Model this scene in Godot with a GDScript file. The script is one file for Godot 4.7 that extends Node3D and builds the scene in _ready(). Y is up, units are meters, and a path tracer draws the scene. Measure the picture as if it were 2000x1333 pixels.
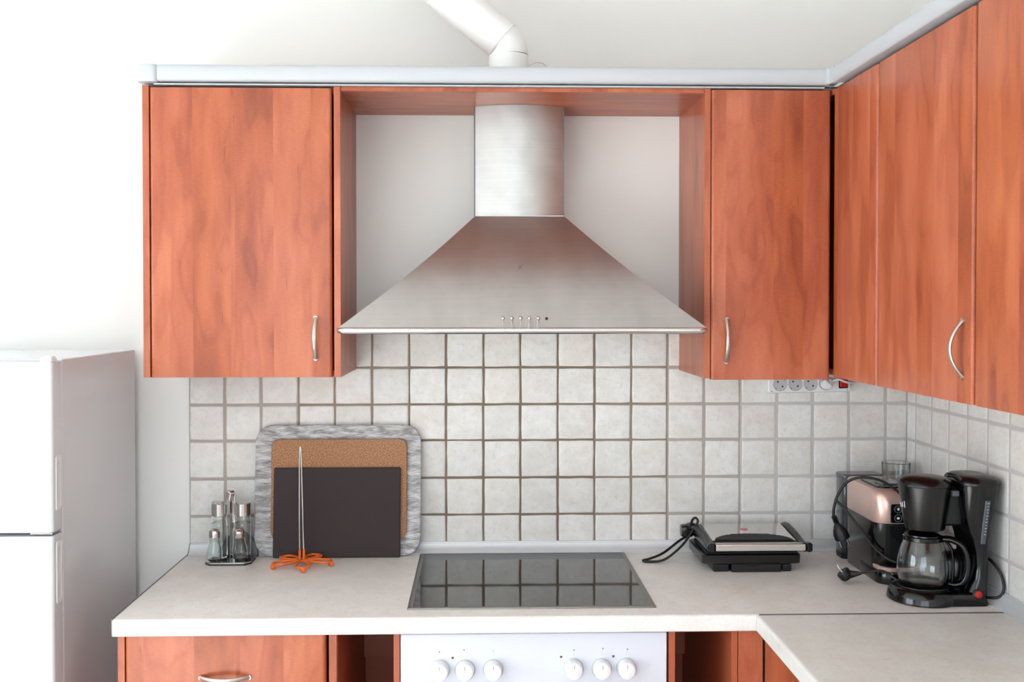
extends Node3D

# ------------------------------------------------------------------ mesh helper
class MB:
	var v := PackedVector3Array()
	var n := PackedVector3Array()
	var u := PackedVector2Array()
	var uo := Vector2.ZERO

	func tri(a: Vector3, b: Vector3, c: Vector3, na: Vector3, nb: Vector3, nc: Vector3, ua := Vector2.ZERO, ub := Vector2.ZERO, uc := Vector2.ZERO) -> void:
		var g := (b - a).cross(c - a)
		if g.length_squared() < 1e-18:
			return
		if g.dot(na + nb + nc) > 0.0:
			v.append_array([a, c, b]); n.append_array([na, nc, nb]); u.append_array([ua + uo, uc + uo, ub + uo])
		else:
			v.append_array([a, b, c]); n.append_array([na, nb, nc]); u.append_array([ua + uo, ub + uo, uc + uo])

	func quad(p: Array, nn: Array, uu: Array) -> void:
		tri(p[0], p[1], p[2], nn[0], nn[1], nn[2], uu[0], uu[1], uu[2])
		tri(p[0], p[2], p[3], nn[0], nn[2], nn[3], uu[0], uu[2], uu[3])

	func face_uv(p: Vector3, k: int) -> Vector2:
		if k == 0: return Vector2(p.z, p.y)
		if k == 1: return Vector2(p.z, p.x)
		return Vector2(p.x, p.y)

	# chamfered box between two corners
	func box(lo: Vector3, hi: Vector3, bev := 0.001, xf := Transform3D.IDENTITY) -> MB:
		var c := (lo + hi) / 2.0
		var h := (hi - lo).abs() / 2.0
		bev = minf(bev, minf(h.x, minf(h.y, h.z)) * 0.9)
		var pt := func(sx: float, sy: float, sz: float, k: int) -> Vector3:
			var q := Vector3(sx * (h.x - bev), sy * (h.y - bev), sz * (h.z - bev))
			if k == 0: q.x = sx * h.x
			elif k == 1: q.y = sy * h.y
			else: q.z = sz * h.z
			return c + q
		var nr := func(s: float, k: int) -> Vector3:
			var q := Vector3.ZERO
			q[k] = s
			return q
		for k in 3:
			for s in [-1.0, 1.0]:
				var ps := []
				for w in [[-1.0, -1.0], [1.0, -1.0], [1.0, 1.0], [-1.0, 1.0]]:
					var t := Vector3.ZERO
					t[k] = s; t[(k + 1) % 3] = w[0]; t[(k + 2) % 3] = w[1]
					ps.append(pt.call(t.x, t.y, t.z, k))
				var m: Vector3 = nr.call(s, k)
				_q(ps, [m, m, m, m], ps.map(func(q): return face_uv(q, k)), xf)
		if bev <= 0.0:
			return self
		for k in 3:
			var a := (k + 1) % 3
			var b := (k + 2) % 3
			for sa in [-1.0, 1.0]:
				for sb in [-1.0, 1.0]:
					var t0 := Vector3.ZERO
					t0[a] = sa; t0[b] = sb; t0[k] = -1.0
					var t1 := t0
					t1[k] = 1.0
					var ps := [pt.call(t0.x, t0.y, t0.z, a), pt.call(t1.x, t1.y, t1.z, a), pt.call(t1.x, t1.y, t1.z, b), pt.call(t0.x, t0.y, t0.z, b)]
					var ma: Vector3 = nr.call(sa, a)
					var mb: Vector3 = nr.call(sb, b)
					_q(ps, [ma, ma, mb, mb], ps.map(func(q): return face_uv(q, a)), xf)
		for sx in [-1.0, 1.0]:
			for sy in [-1.0, 1.0]:
				for sz in [-1.0, 1.0]:
					var p0: Vector3 = xf * pt.call(sx, sy, sz, 0)
					var p1: Vector3 = xf * pt.call(sx, sy, sz, 1)
					var p2: Vector3 = xf * pt.call(sx, sy, sz, 2)
					tri(p0, p1, p2, xf.basis * Vector3(sx, 0, 0), xf.basis * Vector3(0, sy, 0), xf.basis * Vector3(0, 0, sz), face_uv(p0, 2), face_uv(p1, 2), face_uv(p2, 2))
		return self

	func _q(ps: Array, ns: Array, us: Array, xf: Transform3D) -> void:
		var pp := []
		var nn := []
		for i in 4:
			pp.append(xf * (ps[i] as Vector3))
			nn.append((xf.basis * (ns[i] as Vector3)).normalized())
		quad(pp, nn, us)

	# outward edge normals of a closed polygon, smoothed at corners flatter than 40 degrees
	static func poly_normals(p: PackedVector2Array) -> Array:
		var m := p.size()
		var area := 0.0
		for i in m:
			area += p[i].cross(p[(i + 1) % m])
		var sg := 1.0 if area > 0.0 else -1.0
		var e := []
		for i in m:
			var d := (p[(i + 1) % m] - p[i]).normalized()
			e.append(Vector2(d.y, -d.x) * sg)
		var out := []
		for i in m:
			var pr: Vector2 = e[(i - 1 + m) % m]
			var cu: Vector2 = e[i]
			var nx: Vector2 = e[(i + 1) % m]
			var s0 := (pr + cu).normalized() if pr.dot(cu) > 0.76 else cu
			var s1 := (nx + cu).normalized() if nx.dot(cu) > 0.76 else cu
			out.append([s0, s1])
		return out

	# polygon in local xy pushed along local z by len
	func prism(p: PackedVector2Array, xf: Transform3D, length: float, caps := true) -> MB:
		var m := p.size()
		var ns := poly_normals(p)
		var run := 0.0
		for i in m:
			var a := p[i]
			var b := p[(i + 1) % m]
			var w := a.distance_to(b)
			var na := xf.basis * Vector3(ns[i][0].x, ns[i][0].y, 0)
			var nb := xf.basis * Vector3(ns[i][1].x, ns[i][1].y, 0)
			quad([xf * Vector3(a.x, a.y, 0), xf * Vector3(b.x, b.y, 0), xf * Vector3(b.x, b.y, length), xf * Vector3(a.x, a.y, length)], [na, nb, nb, na],
				[Vector2(run, 0), Vector2(run + w, 0), Vector2(run + w, length), Vector2(run, length)])
			run += w
		if caps:
			var t := Geometry2D.triangulate_polygon(p)
			for z in [0.0, length]:
				var nn := xf.basis * Vector3(0, 0, -1.0 if z == 0.0 else 1.0)
				for i in range(0, t.size(), 3):
					tri(xf * Vector3(p[t[i]].x, p[t[i]].y, z), xf * Vector3(p[t[i + 1]].x, p[t[i + 1]].y, z), xf * Vector3(p[t[i + 2]].x, p[t[i + 2]].y, z), nn, nn, nn, p[t[i]], p[t[i + 1]], p[t[i + 2]])
		return self

	# profile of (radius, height) turned about local y
	func lathe(prof: Array, xf := Transform3D.IDENTITY, segs := 32, sx := 1.0, sz := 1.0) -> MB:
		var k := prof.size()
		var e := []
		for i in k - 1:
			var d: Vector2 = (prof[i + 1] - prof[i])
			e.append(Vector2(d.y, -d.x).normalized())
		for i in k - 1:
			var n0: Vector2 = e[i]
			var n1: Vector2 = e[i]
			if i > 0 and e[i - 1].dot(e[i]) > 0.7: n0 = (e[i - 1] + e[i]).normalized()
			if i < k - 2 and e[i + 1].dot(e[i]) > 0.7: n1 = (e[i + 1] + e[i]).normalized()
			for s in segs:
				var t0 := TAU * s / segs
				var t1 := TAU * (s + 1) / segs
				var f := func(q: Vector2, t: float) -> Vector3: return xf * Vector3(q.x * cos(t) * sx, q.y, q.x * sin(t) * sz)
				var g := func(q: Vector2, t: float) -> Vector3: return (xf.basis * Vector3(q.x * cos(t) / sx, q.y, q.x * sin(t) / sz)).normalized()
				quad([f.call(prof[i], t0), f.call(prof[i], t1), f.call(prof[i + 1], t1), f.call(prof[i + 1], t0)], [g.call(n0, t0), g.call(n0, t1), g.call(n1, t1), g.call(n1, t0)],
					[Vector2(t0 * 0.05, prof[i].y), Vector2(t1 * 0.05, prof[i].y), Vector2(t1 * 0.05, prof[i + 1].y), Vector2(t0 * 0.05, prof[i + 1].y)])
		return self

	static func smooth(pts: Array, per := 8, closed := false) -> Array:
		var out := []
		var m := pts.size()
		for i in (m if closed else m - 1):
			var p0: Vector3 = pts[(i - 1 + m) % m] if closed or i > 0 else pts[0]
			var p1: Vector3 = pts[i]
			var p2: Vector3 = pts[(i + 1) % m]
			var p3: Vector3 = pts[(i + 2) % m] if closed or i < m - 2 else pts[m - 1]
			for j in per:
				out.append(p1.cubic_interpolate(p2, p0, p3, float(j) / per))
		if not closed:
			out.append(pts[m - 1])
		return out

	# tube along points; flat squashes it along the second frame axis
	func tube(pts: Array, r: float, sides := 8, closed := false, flat := 1.0, up := Vector3.ZERO, radii := []) -> MB:
		var m := pts.size()
		var rings := []
		var nrm := []
		var side := Vector3.ZERO
		for i in m:
			var a: Vector3 = pts[(i - 1 + m) % m] if closed or i > 0 else pts[i]
			var b: Vector3 = pts[(i + 1) % m] if closed or i < m - 1 else pts[i]
			var t := (b - a).normalized()
			if up != Vector3.ZERO:
				side = (up - t * up.dot(t)).normalized()
			elif i == 0:
				side = t.cross(Vector3.UP if absf(t.y) < 0.9 else Vector3.RIGHT).normalized()
			else:
				side = (side - t * side.dot(t)).normalized()
			var o := t.cross(side)
			var ring := []
			var rn := []
			var rr: float = r if radii.is_empty() else radii[i]
			for s in sides:
				var w := TAU * s / sides
				ring.append(pts[i] + side * cos(w) * rr + o * sin(w) * rr * flat)
				rn.append((side * cos(w) + o * sin(w) / flat).normalized())
			rings.append(ring)
			nrm.append(rn)
		for i in (m if closed else m - 1):
			var j := (i + 1) % m
			for s in sides:
				var q := (s + 1) % sides
				quad([rings[i][s], rings[i][q], rings[j][q], rings[j][s]], [nrm[i][s], nrm[i][q], nrm[j][q], nrm[j][s]], [Vector2(s * 0.01, i * 0.01), Vector2(s * 0.01 + 0.01, i * 0.01), Vector2(s * 0.01 + 0.01, i * 0.01 + 0.01), Vector2(s * 0.01, i * 0.01 + 0.01)])
		if not closed:
			for i in [0, m - 1]:
				var d: Vector3 = (pts[0] - pts[1]).normalized() if i == 0 else (pts[m - 1] - pts[m - 2]).normalized()
				for s in sides:
					tri(pts[i], rings[i][s], rings[i][(s + 1) % sides], d, d, d)
		return self

	static func rrect(w: float, h: float, r: float, per := 6) -> PackedVector2Array:
		var o := PackedVector2Array()
		r = maxf(r, 0.00001)
		var c := [Vector2(w / 2 - r, h / 2 - r), Vector2(-w / 2 + r, h / 2 - r), Vector2(-w / 2 + r, -h / 2 + r), Vector2(w / 2 - r, -h / 2 + r)]
		for k in 4:
			for i in per + 1:
				var t := PI / 2 * (k + float(i) / per)
				o.append(c[k] + Vector2(cos(t), sin(t)) * r)
		return o

	# stack of rounded rectangles [w, h, r, z, dx, dy] joined in local z, closed at both ends
	func rings(list: Array, xf := Transform3D.IDENTITY, per := 6, close := true) -> MB:
		var ps := []
		for l in list:
			var off := Vector2(l[4] if l.size() > 4 else 0.0, l[5] if l.size() > 5 else 0.0)
			var a := []
			for q in rrect(l[0], l[1], l[2], per):
				a.append(Vector3(q.x + off.x, q.y + off.y, l[3]))
			ps.append(a)
		var m: int = ps[0].size()
		var fn := []
		for i in list.size() - 1:
			var row := []
			for k in m:
				var k2 := (k + 1) % m
				var a: Vector3 = ps[i][k]
				var b: Vector3 = ps[i][k2]
				var t := b - a
				if t.length() < 1e-7: t = ps[i + 1][k2] - ps[i + 1][k]
				row.append(t.cross(ps[i + 1][k] - a).normalized())
			fn.append(row)
		for i in list.size() - 1:
			for k in m:
				var k2 := (k + 1) % m
				var nn := []
				for c in [[k, 0], [k2, 0], [k2, 1], [k, 1]]:
					var me: Vector3 = fn[i][k]
					var sum := me
					var kk: int = (c[0] - 1 + m) % m if c[0] == k else c[0]
					for ii in ([i, i - 1] if c[1] == 0 else [i, i + 1]):
						if ii < 0 or ii >= fn.size(): continue
						for jj in [k, kk]:
							if (ii == i and jj == k): continue
							if fn[ii][jj].dot(me) > 0.7: sum += fn[ii][jj]
					nn.append((xf.basis * sum).normalized())
				var pp := [xf * ps[i][k], xf * ps[i][k2], xf * ps[i + 1][k2], xf * ps[i + 1][k]]
				quad(pp, nn, [Vector2(ps[i][k].x, ps[i][k].y), Vector2(ps[i][k2].x, ps[i][k2].y), Vector2(ps[i + 1][k2].x, ps[i + 1][k2].y + 0.001), Vector2(ps[i + 1][k].x, ps[i + 1][k].y + 0.001)])
		if close:
			for e in [0, list.size() - 1]:
				var nn := xf.basis * Vector3(0, 0, -1.0 if (list[e][3] < list[1 if e == 0 else e - 1][3]) or (e == 0 and list[0][3] <= list[1][3]) else 1.0)
				var cen := Vector3.ZERO
				for q in ps[e]: cen += q / m
				for k in m:
					var a: Vector3 = ps[e][k]
					var b: Vector3 = ps[e][(k + 1) % m]
					tri(xf * cen, xf * a, xf * b, nn, nn, nn, Vector2(cen.x, cen.y), Vector2(a.x, a.y), Vector2(b.x, b.y))
		return self

	func ball(c: Vector3, r: float, segs := 16) -> MB:
		var p := []
		for i in 11:
			var t := -PI / 2 + PI * i / 10.0
			p.append(Vector2(cos(t) * r, sin(t) * r))
		return lathe(p, Transform3D(Basis.IDENTITY, c), segs)

	func mesh() -> ArrayMesh:
		var a := []
		a.resize(Mesh.ARRAY_MAX)
		a[Mesh.ARRAY_VERTEX] = v
		a[Mesh.ARRAY_NORMAL] = n
		a[Mesh.ARRAY_TEX_UV] = u
		var m := ArrayMesh.new()
		m.add_surface_from_arrays(Mesh.PRIMITIVE_TRIANGLES, a)
		return m


var M := {}
var used := {}
const CT := 0.9        # worktop height
const XR := 1.244      # right wall
const TF := 0.009      # tile face above the wall

func numbered(called: String) -> String:
	if not used.has(called):
		used[called] = 0
		return called
	used[called] += 1
	return "%s_%03d" % [called, used[called]]

func tag(o: Node, label: String, category := "", group := "", kind := "") -> Node:
	if label: o.set_meta("label", label)
	if category: o.set_meta("category", category)
	if group: o.set_meta("group", group)
	if kind: o.set_meta("kind", kind)
	return o

func obj(called: String, mb: MB, m: Material, parent: Node = self) -> MeshInstance3D:
	return put(called, mb.mesh(), m, parent)

func put(called: String, mesh: Mesh, m: Material, parent: Node = self) -> MeshInstance3D:
	var o := MeshInstance3D.new()
	o.mesh = mesh
	o.material_override = m
	o.name = numbered(called) if parent == self else called
	parent.add_child(o, true)
	return o

func thing(called: String, label: String, category: String, group := "") -> Node3D:
	var o := Node3D.new()
	o.name = numbered(called)
	add_child(o)
	tag(o, label, category, group)
	return o

func struct(called: String, mb: MB, m: Material) -> MeshInstance3D:
	var o := obj(called, mb, m)
	o.set_meta("kind", "structure")
	return o

func bx(x0: float, x1: float, y0: float, y1: float, z0: float, z1: float, bev := 0.001) -> MB:
	return MB.new().box(Vector3(x0, y0, z0), Vector3(x1, y1, z1), bev)

func T(x: float, y: float, z: float, b := Basis.IDENTITY) -> Transform3D:
	return Transform3D(b, Vector3(x, y, z))

# ------------------------------------------------------------------ materials
func plain(c: Color, rough := 0.5, metal := 0.0, spec := 0.5) -> StandardMaterial3D:
	var m := StandardMaterial3D.new()
	m.albedo_color = c
	m.roughness = rough
	m.metallic = metal
	m.metallic_specular = spec
	return m

func noise(freq: float, seed_: int, oct := 4) -> FastNoiseLite:
	var f := FastNoiseLite.new()
	f.noise_type = FastNoiseLite.TYPE_SIMPLEX_SMOOTH
	f.seed = seed_
	f.frequency = freq
	f.fractal_octaves = oct
	return f

func tex(img: Image) -> ImageTexture:
	img.generate_mipmaps()
	return ImageTexture.create_from_image(img)

# cherry laminate: upright staves of differing tone with clouded figure, fine cross shimmer and short dark flecks
func wood_image(w: int, h: int, sd: int) -> Image:
	var img := Image.create(w, h, false, Image.FORMAT_RGB8)
	var big := noise(1.0, sd, 3)
	var med := noise(1.0, sd + 7, 3)
	var fine := noise(1.0, sd + 13, 2)
	var rng := RandomNumberGenerator.new()
	rng.seed = sd
	var edges := [0.0]
	while edges[-1] < 1.0:
		edges.append(edges[-1] + rng.randf_range(0.055, 0.125))
	var tone := []
	var hue := []
	for i in edges.size():
		tone.append(rng.randf_range(-0.12, 0.12))
		hue.append(rng.randf_range(-1.0, 1.0))
	var c_dark := Color(0.53, 0.235, 0.135)
	var c_mid := Color(0.685, 0.345, 0.20)
	var c_light := Color(0.785, 0.45, 0.27)
	for x in w:
		var fx := float(x) / w
		var k := 0
		while k + 1 < edges.size() and edges[k + 1] < fx: k += 1
		var off := k * 17.3
		for y in h:
			var fy := float(y) / h * 1.5
			var b := big.get_noise_3d(fx * 6.5, fy * 2.1, off)
			var r := -pow(maxf(0.0, sin((b * 2.2 + fx * 3.0 + fy * 0.5) * 5.5)), 2.5)
			var md := med.get_noise_3d(fx * 20.0, fy * 3.2, off)
			var fl := fine.get_noise_2d(fx * 60.0, fy * 300.0)
			var gr := fine.get_noise_2d(fx * 420.0 + 50.0, fy * 14.0)
			var t: float = 0.5 + tone[k] + b * 0.44 + r * 0.13 + md * 0.24 + fl * 0.09 + gr * 0.06 + 0.03
			t = clampf(t, 0.0, 1.0)
			var c := c_dark.lerp(c_mid, t * 2.0) if t < 0.5 else c_mid.lerp(c_light, t * 2.0 - 1.0)
			var pink: float = clampf(0.5 + 0.5 * hue[k] + b * 0.8, 0.0, 1.0)
			c = c.lerp(Color(c.r * 0.985, c.g * 0.98, c.b * 1.16), pink)
			img.set_pixel(x, y, c)
	# short dark flecks in the grain
	for i in 26:
		var px := rng.randi_range(4, w - 6)
		var py := rng.randi_range(10, h - 60)
		var ln := rng.randi_range(6, 34)
		for j in ln:
			var a := 0.42 * sin(PI * j / ln)
			var xx := px + int(2.0 * sin(j * 0.11))
			for d in 2:
				var c := img.get_pixel(xx + d, py + j)
				img.set_pixel(xx + d, py + j, c.lerp(Color(0.30, 0.11, 0.07), a * (1.0 - 0.4 * d)))
	return img

# mottled stone colouring used for laminate worktop and tiles
func mottled(sz: int, sd: int, cols: Array, streak := 0.0) -> Image:
	var img := Image.create(sz, sz, false, Image.FORMAT_RGB8)
	var a := noise(5.0 / sz, sd, 5)
	var b := noise(14.0 / sz, sd + 3, 4)
	var d := noise(60.0 / sz, sd + 5, 3)
	var ia := a.get_seamless_image(sz, sz)
	var ib := b.get_seamless_image(sz, sz)
	var idd := d.get_seamless_image(sz, sz)
	for x in sz:
		for y in sz:
			var p := ia.get_pixel(x, y).r
			var q := ib.get_pixel(x, y).r
			var f := idd.get_pixel(x, y).r
			var c: Color = cols[0].lerp(cols[1], clampf((p - 0.5) * 1.5 + 0.5, 0, 1))
			c = c.lerp(cols[2], clampf((q - 0.55) * 1.6, 0, 1))
			var s := 1.0 + (f - 0.5) * 0.05
			if streak > 0.0 and absf(q - 0.47) < 0.012 and p > 0.5:
				s *= 1.0 - streak * (1.0 - absf(q - 0.47) / 0.012)
			img.set_pixel(x, y, Color(c.r * s, c.g * s, c.b * s))
	return img

func make_materials() -> void:
	M.wall = plain(Color(0.925, 0.925, 0.91), 0.9, 0.0, 0.3)
	M.ceiling = plain(Color(0.95, 0.95, 0.94), 0.9, 0.0, 0.3)
	M.floor = plain(Color(0.80, 0.80, 0.80), 0.6)
	var wi := tex(wood_image(1024, 1024, 5))
	M.wood = plain(Color(0.975, 1.0, 0.99), 0.31, 0.0, 0.48)
	M.wood.albedo_texture = wi
	M.wood.uv1_scale = Vector3(1.0, 1.0 / 1.5, 1.0)
	M.wood_edge = plain(Color(0.66, 0.34, 0.22), 0.4)
	var ct := tex(mottled(1024, 21, [Color(0.885, 0.86, 0.84), Color(0.91, 0.895, 0.875), Color(0.85, 0.815, 0.795)], 0.05))
	M.counter = plain(Color(1, 1, 1), 0.38, 0.0, 0.45)
	M.counter.albedo_texture = ct
	M.counter.uv1_triplanar = true
	M.counter.uv1_world_triplanar = true
	M.counter.uv1_scale = Vector3(1.7, 1.7, 1.7)
	M.counter2 = M.counter.duplicate()
	M.counter2.albedo_color = Color(0.955, 0.965, 0.96)
	M.counter2.uv1_offset = Vector3(0.37, 0.2, 0.61)
	var tt := tex(mottled(512, 44, [Color(0.88, 0.87, 0.85), Color(0.915, 0.915, 0.908), Color(0.835, 0.812, 0.785)], 0.07))
	var bump := noise(0.02, 77, 4).get_seamless_image(512, 512)
	bump.bump_map_to_normal_map(3.0)
	var bt := tex(bump)
	M.tiles = []
	for k in 6:
		var m := plain([Color(1, 1, 0.995), Color(0.985, 0.978, 0.968), Color(0.99, 0.988, 0.983), Color(0.972, 0.965, 0.955), Color(1, 0.99, 0.975), Color(0.982, 0.983, 0.978)][k], 0.42, 0.0, 0.45)
		m.albedo_texture = tt
		m.uv1_triplanar = true
		m.uv1_world_triplanar = true
		m.uv1_scale = Vector3(3.1, 3.1, 3.1)
		m.uv1_offset = Vector3(0.13 * k, 0.29 * k, 0.41 * k)
		m.normal_enabled = true
		m.normal_texture = bt
		m.normal_scale = 0.35
		M.tiles.append(m)
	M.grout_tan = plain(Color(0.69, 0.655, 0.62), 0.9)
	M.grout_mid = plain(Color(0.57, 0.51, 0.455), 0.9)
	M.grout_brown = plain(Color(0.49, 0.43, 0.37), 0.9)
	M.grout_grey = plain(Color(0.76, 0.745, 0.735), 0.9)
	M.cornice = plain(Color(0.74, 0.755, 0.77), 0.5, 0.05)
	M.cornice_cap = plain(Color(0.75, 0.765, 0.78), 0.45)
	M.alu = plain(Color(0.84, 0.85, 0.86), 0.33, 0.3)
	M.alu_dark = plain(Color(0.42, 0.42, 0.43), 0.45, 0.5)
	M.steel = plain(Color(0.82, 0.81, 0.80), 0.24, 0.95)
	var br := Image.create(256, 256, false, Image.FORMAT_RGB8)
	var bn := noise(0.01, 9, 3)
	for x in 256:
		for y in 256:
			var s := 0.95 + 0.025 * bn.get_noise_2d(x * 0.4, y * 30.0) + 0.05 * bn.get_noise_2d(x * 2.0 + 700.0, y * 2.0)
			br.set_pixel(x, y, Color(s, s, s))
	M.steel.albedo_texture = tex(br)
	M.steel.uv1_triplanar = true
	M.steel.uv1_scale = Vector3(2, 2, 2)
	M.steel_canopy = M.steel.duplicate()
	M.steel_canopy.roughness = 0.36
	M.steel_chimney = M.steel.duplicate()
	M.steel_chimney.roughness = 0.42
	M.steel_chimney.albedo_color = Color(0.76, 0.755, 0.745)
	M.steel_bright = plain(Color(0.83, 0.82, 0.81), 0.22, 1.0)
	M.chrome = plain(Color(0.80, 0.79, 0.78), 0.12, 1.0)
	M.nickel = plain(Color(0.76, 0.73, 0.69), 0.32, 0.9)
	M.white_plastic = plain(Color(0.90, 0.90, 0.90), 0.35)
	M.duct = plain(Color(0.93, 0.93, 0.92), 0.35)
	M.enamel = plain(Color(0.86, 0.87, 0.885), 0.16)
	M.oven_white = plain(Color(0.83, 0.845, 0.88), 0.3)
	M.black = plain(Color(0.025, 0.025, 0.027), 0.13)
	M.black_matt = plain(Color(0.035, 0.034, 0.036), 0.45)
	M.black_soft = plain(Color(0.045, 0.043, 0.043), 0.26)
	M.vent_rib = plain(Color(0.20, 0.20, 0.20), 0.4)
	M.rubber = plain(Color(0.028, 0.028, 0.028), 0.5)
	M.hob = plain(Color(0.018, 0.018, 0.018), 0.04, 0.0, 0.7)
	M.hob_frame = plain(Color(0.50, 0.48, 0.46), 0.35, 0.9)
	M.emblem = plain(Color(0.62, 0.60, 0.59), 0.4, 0.9)
	M.rose = plain(Color(0.83, 0.71, 0.665), 0.3, 0.55)
	M.red = plain(Color(0.75, 0.05, 0.04), 0.25)
	M.dark_red = plain(Color(0.32, 0.05, 0.06), 0.3)
	M.amber = plain(Color(0.42, 0.20, 0.12), 0.35)
	M.grey_print = plain(Color(0.45, 0.45, 0.47), 0.6)
	M.pale_print = plain(Color(0.70, 0.71, 0.74), 0.6)
	M.white_print = plain(Color(0.85, 0.85, 0.86), 0.5)
	M.orange = plain(Color(0.90, 0.42, 0.14), 0.4)
	M.board = plain(Color(0.215, 0.172, 0.168), 0.5, 0.0, 0.3)
	M.dark_hole = plain(Color(0.02, 0.02, 0.025), 0.7)
	M.gauge = plain(Color(0.30, 0.33, 0.36), 0.2)
	M.strip_grey = plain(Color(0.74, 0.75, 0.75), 0.45)
	var ck := Image.create(256, 256, false, Image.FORMAT_RGB8)
	var cn := noise(0.16, 3, 3)
	for x in 256:
		for y in 256:
			ck.set_pixel(x, y, Color(0.57, 0.395, 0.275).lerp(Color(0.75, 0.57, 0.43), clampf(cn.get_noise_2d(x, y) * 1.1 + 0.5, 0, 1)))
	M.cork = plain(Color(1, 1, 1), 0.85)
	M.cork.albedo_texture = tex(ck)
	M.cork.uv1_scale = Vector3(5, 5, 5)
	# whitewashed weathered wood of the tray: level grain, paint worn through in patches
	var tw := Image.create(512, 512, false, Image.FORMAT_RGB8)
	var t1 := noise(1.0, 31, 4)
	var t2 := noise(1.0, 32, 3)
	for x in 512:
		for y in 512:
			var p := t1.get_noise_2d(x * 0.010, y * 0.045) * 0.8 + t2.get_noise_2d(x * 0.03, y * 0.45) * 0.8
			var s := clampf(0.5 + p * 1.0, 0, 1)
			tw.set_pixel(x, y, Color(0.52, 0.505, 0.50).lerp(Color(0.845, 0.85, 0.855), s))
	M.washed = plain(Color(1, 1, 1), 0.6)
	M.washed.albedo_texture = tex(tw)
	M.washed.uv1_scale = Vector3(2, 2, 2)
	M.washed.uv1_offset = Vector3(0.5, 0.5, 0)
	M.glass = glass(Color(0.97, 0.985, 0.98), 0.0)
	M.glass.refraction_enabled = true
	M.glass.refraction_scale = 0.05
	M.glass_tank = glass(Color(0.20, 0.23, 0.25), 0.62)
	M.pane = glass(Color(0.95, 0.98, 1.0), 0.05)

func glass(c: Color, a: float) -> StandardMaterial3D:
	var m := plain(Color(c.r, c.g, c.b, a), 0.02)
	m.transparency = BaseMaterial3D.TRANSPARENCY_ALPHA
	return m

# ------------------------------------------------------------------ set-up
func set_camera_and_light() -> void:
	var cam := Camera3D.new()
	cam.name = "camera"
	var f := 2103.0
	cam.position = Vector3(0, 1.606, 3.08)
	cam.rotation = Vector3(-deg_to_rad(1.0), -atan(64.0 / f), 0)
	cam.projection = Camera3D.PROJECTION_FRUSTUM
	cam.near = 0.05
	cam.far = 60.0
	cam.size = 1333.0 / f * cam.near
	cam.frustum_offset = Vector2(0, -33.8 / f * cam.near)
	add_child(cam)
	cam.current = true
	var env := Environment.new()
	env.background_mode = Environment.BG_SKY
	var sky := Sky.new()
	var sm := ProceduralSkyMaterial.new()
	sm.sky_top_color = Color(0.62, 0.75, 0.95)
	sm.sky_horizon_color = Color(0.90, 0.94, 1.0)
	sm.ground_horizon_color = Color(0.72, 0.74, 0.74)
	sm.ground_bottom_color = Color(0.45, 0.45, 0.44)
	sm.energy_multiplier = 3.0
	sky.sky_material = sm
	env.sky = sky
	env.tonemap_mode = Environment.TONE_MAPPER_LINEAR
	env.tonemap_exposure = 1.13
	env.sdfgi_enabled = true
	env.ssao_enabled = true
	env.ssil_enabled = true
	var we := WorldEnvironment.new()
	we.name = "environment"
	we.environment = env
	add_child(we)
	# daylight of the two windows: left wall and the wall behind the camera
	daylight("left_window_daylight", Vector3(-4.59, 1.6, 3.0), Vector3(1, 0, 0), Vector2(2.56, 1.96), 1.6)
	daylight("rear_window_daylight", Vector3(-0.7, 1.6, 5.39), Vector3(0, 0, -1), Vector2(2.36, 1.96), 0.7)
	# sun falling through the left window on to the floor outside the frame
	var sun := DirectionalLight3D.new()
	sun.name = "sun"
	sun.light_energy = 18.0
	sun.light_color = Color(1.0, 0.99, 0.965)
	sun.light_angular_distance = 0.6
	sun.shadow_enabled = true
	add_child(sun)
	sun.look_at_from_position(Vector3.ZERO, Vector3(1.0, -0.62, 0.04), Vector3.UP)

func daylight(called: String, at: Vector3, towards: Vector3, size: Vector2, energy: float) -> void:
	var l := AreaLight3D.new()
	l.name = called
	l.area_size = size
	l.area_normalize_energy = false
	l.light_energy = energy
	l.light_color = Color(0.93, 0.97, 1.0)
	l.shadow_enabled = true
	l.area_range = 12.0
	add_child(l)
	l.look_at_from_position(at, at + towards, Vector3.UP)

func _ready() -> void:
	set_camera_and_light()
	make_materials()
	room()
	tiles_and_rails()
	wall_cabinets()
	hood()
	base_units()
	worktops()
	fridge()
	left_group()
	grill()
	capsule_machine()
	drip_machine()
	power_strip()

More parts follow.
